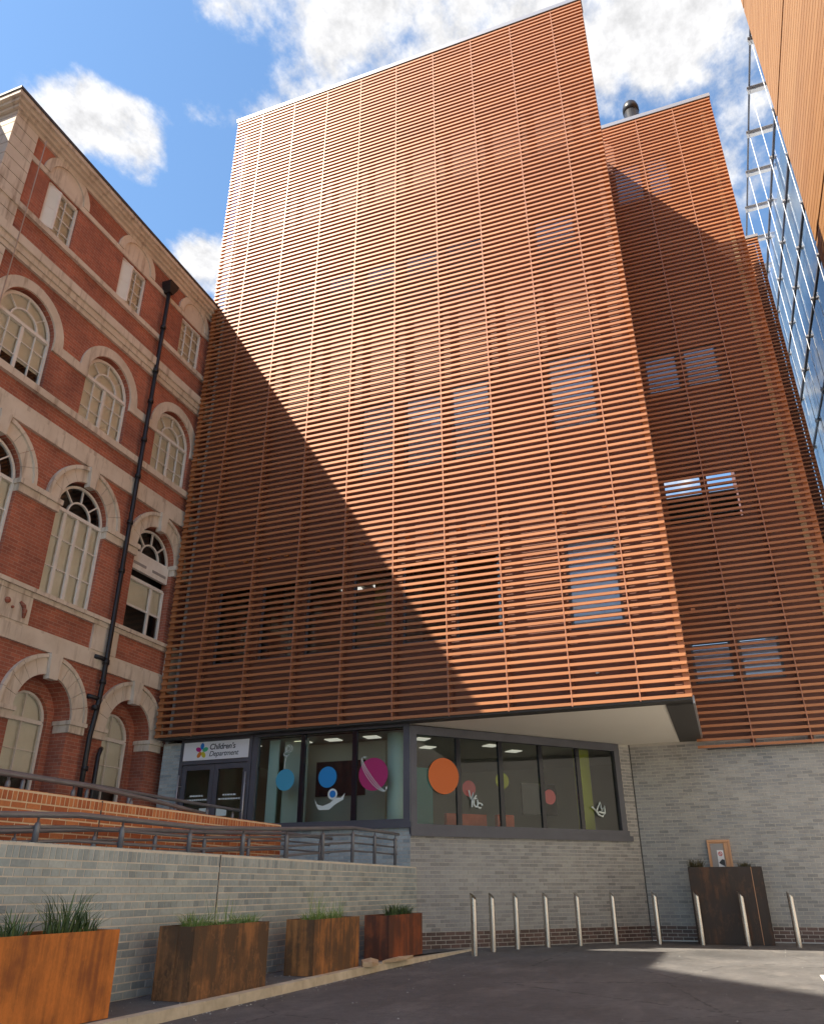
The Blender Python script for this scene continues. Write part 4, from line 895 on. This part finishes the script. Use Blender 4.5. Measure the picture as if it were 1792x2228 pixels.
# ------------------------------------------------------------------ timber and glass building on the right
def right_building():
    MB().quad((2.7, -12, .004), (6.15, -12, .004), (6.15, 20.7, .004), (2.7, 20.7, .004)).build('bounce_footpath', 'pale_paving', kind='structure')  # pale strip added out of view to bounce sunlight into the yard
    t = thing('timber_building', 'orange timber-boarded building rising at the top right corner', 'building', (12, 12, 0)); x = 6.2; ye = 24.2
    MB().box(x+.03, 20, -6, ye-.02, 0, 46).build('body', 'timber_gap', t)
    MB().box(x-.02, x+.029, -6, ye-.03, 0, 7.95).build('bounce_cladding', 'pale_paving', t)  # pale facing added below the view to throw sunlight back at the walls
    z = 8.0; k = 0; cache = {}
    joints = (14.6, 21.55, 28.2, 34.9, 41.6)
    while z < 45.6:
        h = .29
        if any(abs(z+h/2-j) < .17 for j in joints): z += .13
        me = cache.get('b')
        if me is None:
            b = MB().box(0, .029, -11, 0, 0, h-.032); me = bpy.data.meshes.new('board'); me.from_pydata(b.v, [], b.f); me.materials.append(MATS['timber']); cache['b'] = me
        inst('board', me, t, (x, ye, z)); z += h
    g = thing('glass_wall', 'glazed wall with steel rods and projecting roof beams right of the slatted blocks', 'building', (9, 34, 0))
    xg = 7.0; ys = [24.5+2.68*i for i in range(10)]; zt = 32.0; dz = 2.83; zs = [zt-dz*i for i in range(12)]
    MB().box(xg+.25, 20, 24.6, ys[-1], 0, zt-.3).build('body', 'pale_core', g)
    for z in zs: MB().box(xg-.03, xg+.07, ys[0], ys[-1], z-.09, z+.03).build('transom', 'dark_frame', g)
    for y in ys: MB().box(xg+.05, xg+.12, y-.03, y+.03, .5, zt).build('mullion', 'cap_metal', g)
    for a, b in zip(ys, ys[1:]):
        for c, d in zip(zs[1:], zs):
            if d < 5: continue
            s = random.uniform(-.012, .012); q = random.uniform(-.012, .012); MB().quad((xg+.02+q, a+.02, d-.09), (xg+.02+q+s, b-.02, d-.09), (xg+.02+s, b-.02, c+.03), (xg+.02, a+.02, c+.03)).build('pane', 'glass_mirror', g)
    for y in ys:
        yy = y+.03; MB().tube([(6.88, yy, .5), (6.88, yy, 36.9)], .014, 6).build('rod', 'sign_white', g, True)
        for z in zs:
            if z > 8: MB().box(6.86, 6.99, yy-.09, yy+.09, z-.13, z-.04).build('bracket', 'cap_metal', g)
        b = MB(); z = 36.9; b.box(6.75, 12, yy-.11, yy+.11, z-.03, z); b.box(6.75, 12, yy-.11, yy+.11, z-.30, z-.27); b.box(6.75, 12, yy-.012, yy+.012, z-.27, z-.03); b.build('roof_beam', 'cap_metal', g)
    MB().box(6.84, 6.92, 20, ys[-1], 36.901, 37.0).build('edge_rail', 'dark_frame', g)
right_building()

# unseen block added behind the viewer on the left to shade the near ground
def shade_building():
    t = thing('added_shade_building', 'added unseen tall brick block behind the viewer that shades the yard', 'building', (-30, -16, 0))
    a, b = Vector((-22.5, .8)), Vector((-11.5, -14.05)); d = (b-a).normalized(); n = Vector((d.y, -d.x)); n = n if n.x < 0 else -n
    p = [a, b, b+n*8, a+n*8]
    MB().prism([(q.x, q.y, 0) for q in p], (0, 0, 30)).build('wall', 'old_brick', t)
shade_building()

def annexe():
    t = thing('shade_annexe', 'set-back lower brick building beyond the old brick building, with an added unseen taller block for shade', 'building', (-18, 2, 0))
    q = MB().box(-24, -13.6, 6.0, 8.2, 0, 17.2); q.build('wall', 'old_brick', t); MB().box(-24, -13.6, -4, 5.99, 0, 19.6).build('wall', 'old_brick', t)  # low part is the set-back roof; taller block added out of view to shade
    MB().box(-24, -13.45, 5.992, 8.22, 17.2, 17.5).build('parapet', 'stone', t); MB().box(-24, -13.45, -4.1, 5.99, 19.6, 19.95).build('parapet', 'stone', t)
annexe()

# ------------------------------------------------------------------ grit swept along the kerb and wall foot
def grit():
    q = MB()
    for i in range(420):
        if i < 170: x, y, z = -5.1+abs(random.gauss(0, .12)), random.uniform(4, 17), .003
        elif i < 280:
            u = random.uniform(0, LD); p = D3(u, -abs(random.gauss(.05, .1)), 0); x, y, z = p[0], p[1], .003
        elif i < 340: x, y, z = random.uniform(-6.0, -5.3), random.uniform(5, 14), .088
        else: x, y, z = random.uniform(-4.5, 2.4), random.uniform(4.5, 19), .003
        r = random.uniform(.004, .013); a = random.uniform(0, 6)
        P = [(x+r*math.cos(a+k*2.09), y+r*math.sin(a+k*2.09), z) for k in range(3)] + [(x, y, z+r*.8)]
        q.add(P, [(0, 1, 3), (1, 2, 3), (2, 0, 3)])
    tag(q.build('grit', 'pale_paving'), 'loose pale grit scattered on the asphalt and along the kerb', 'grit', kind='stuff')
grit()
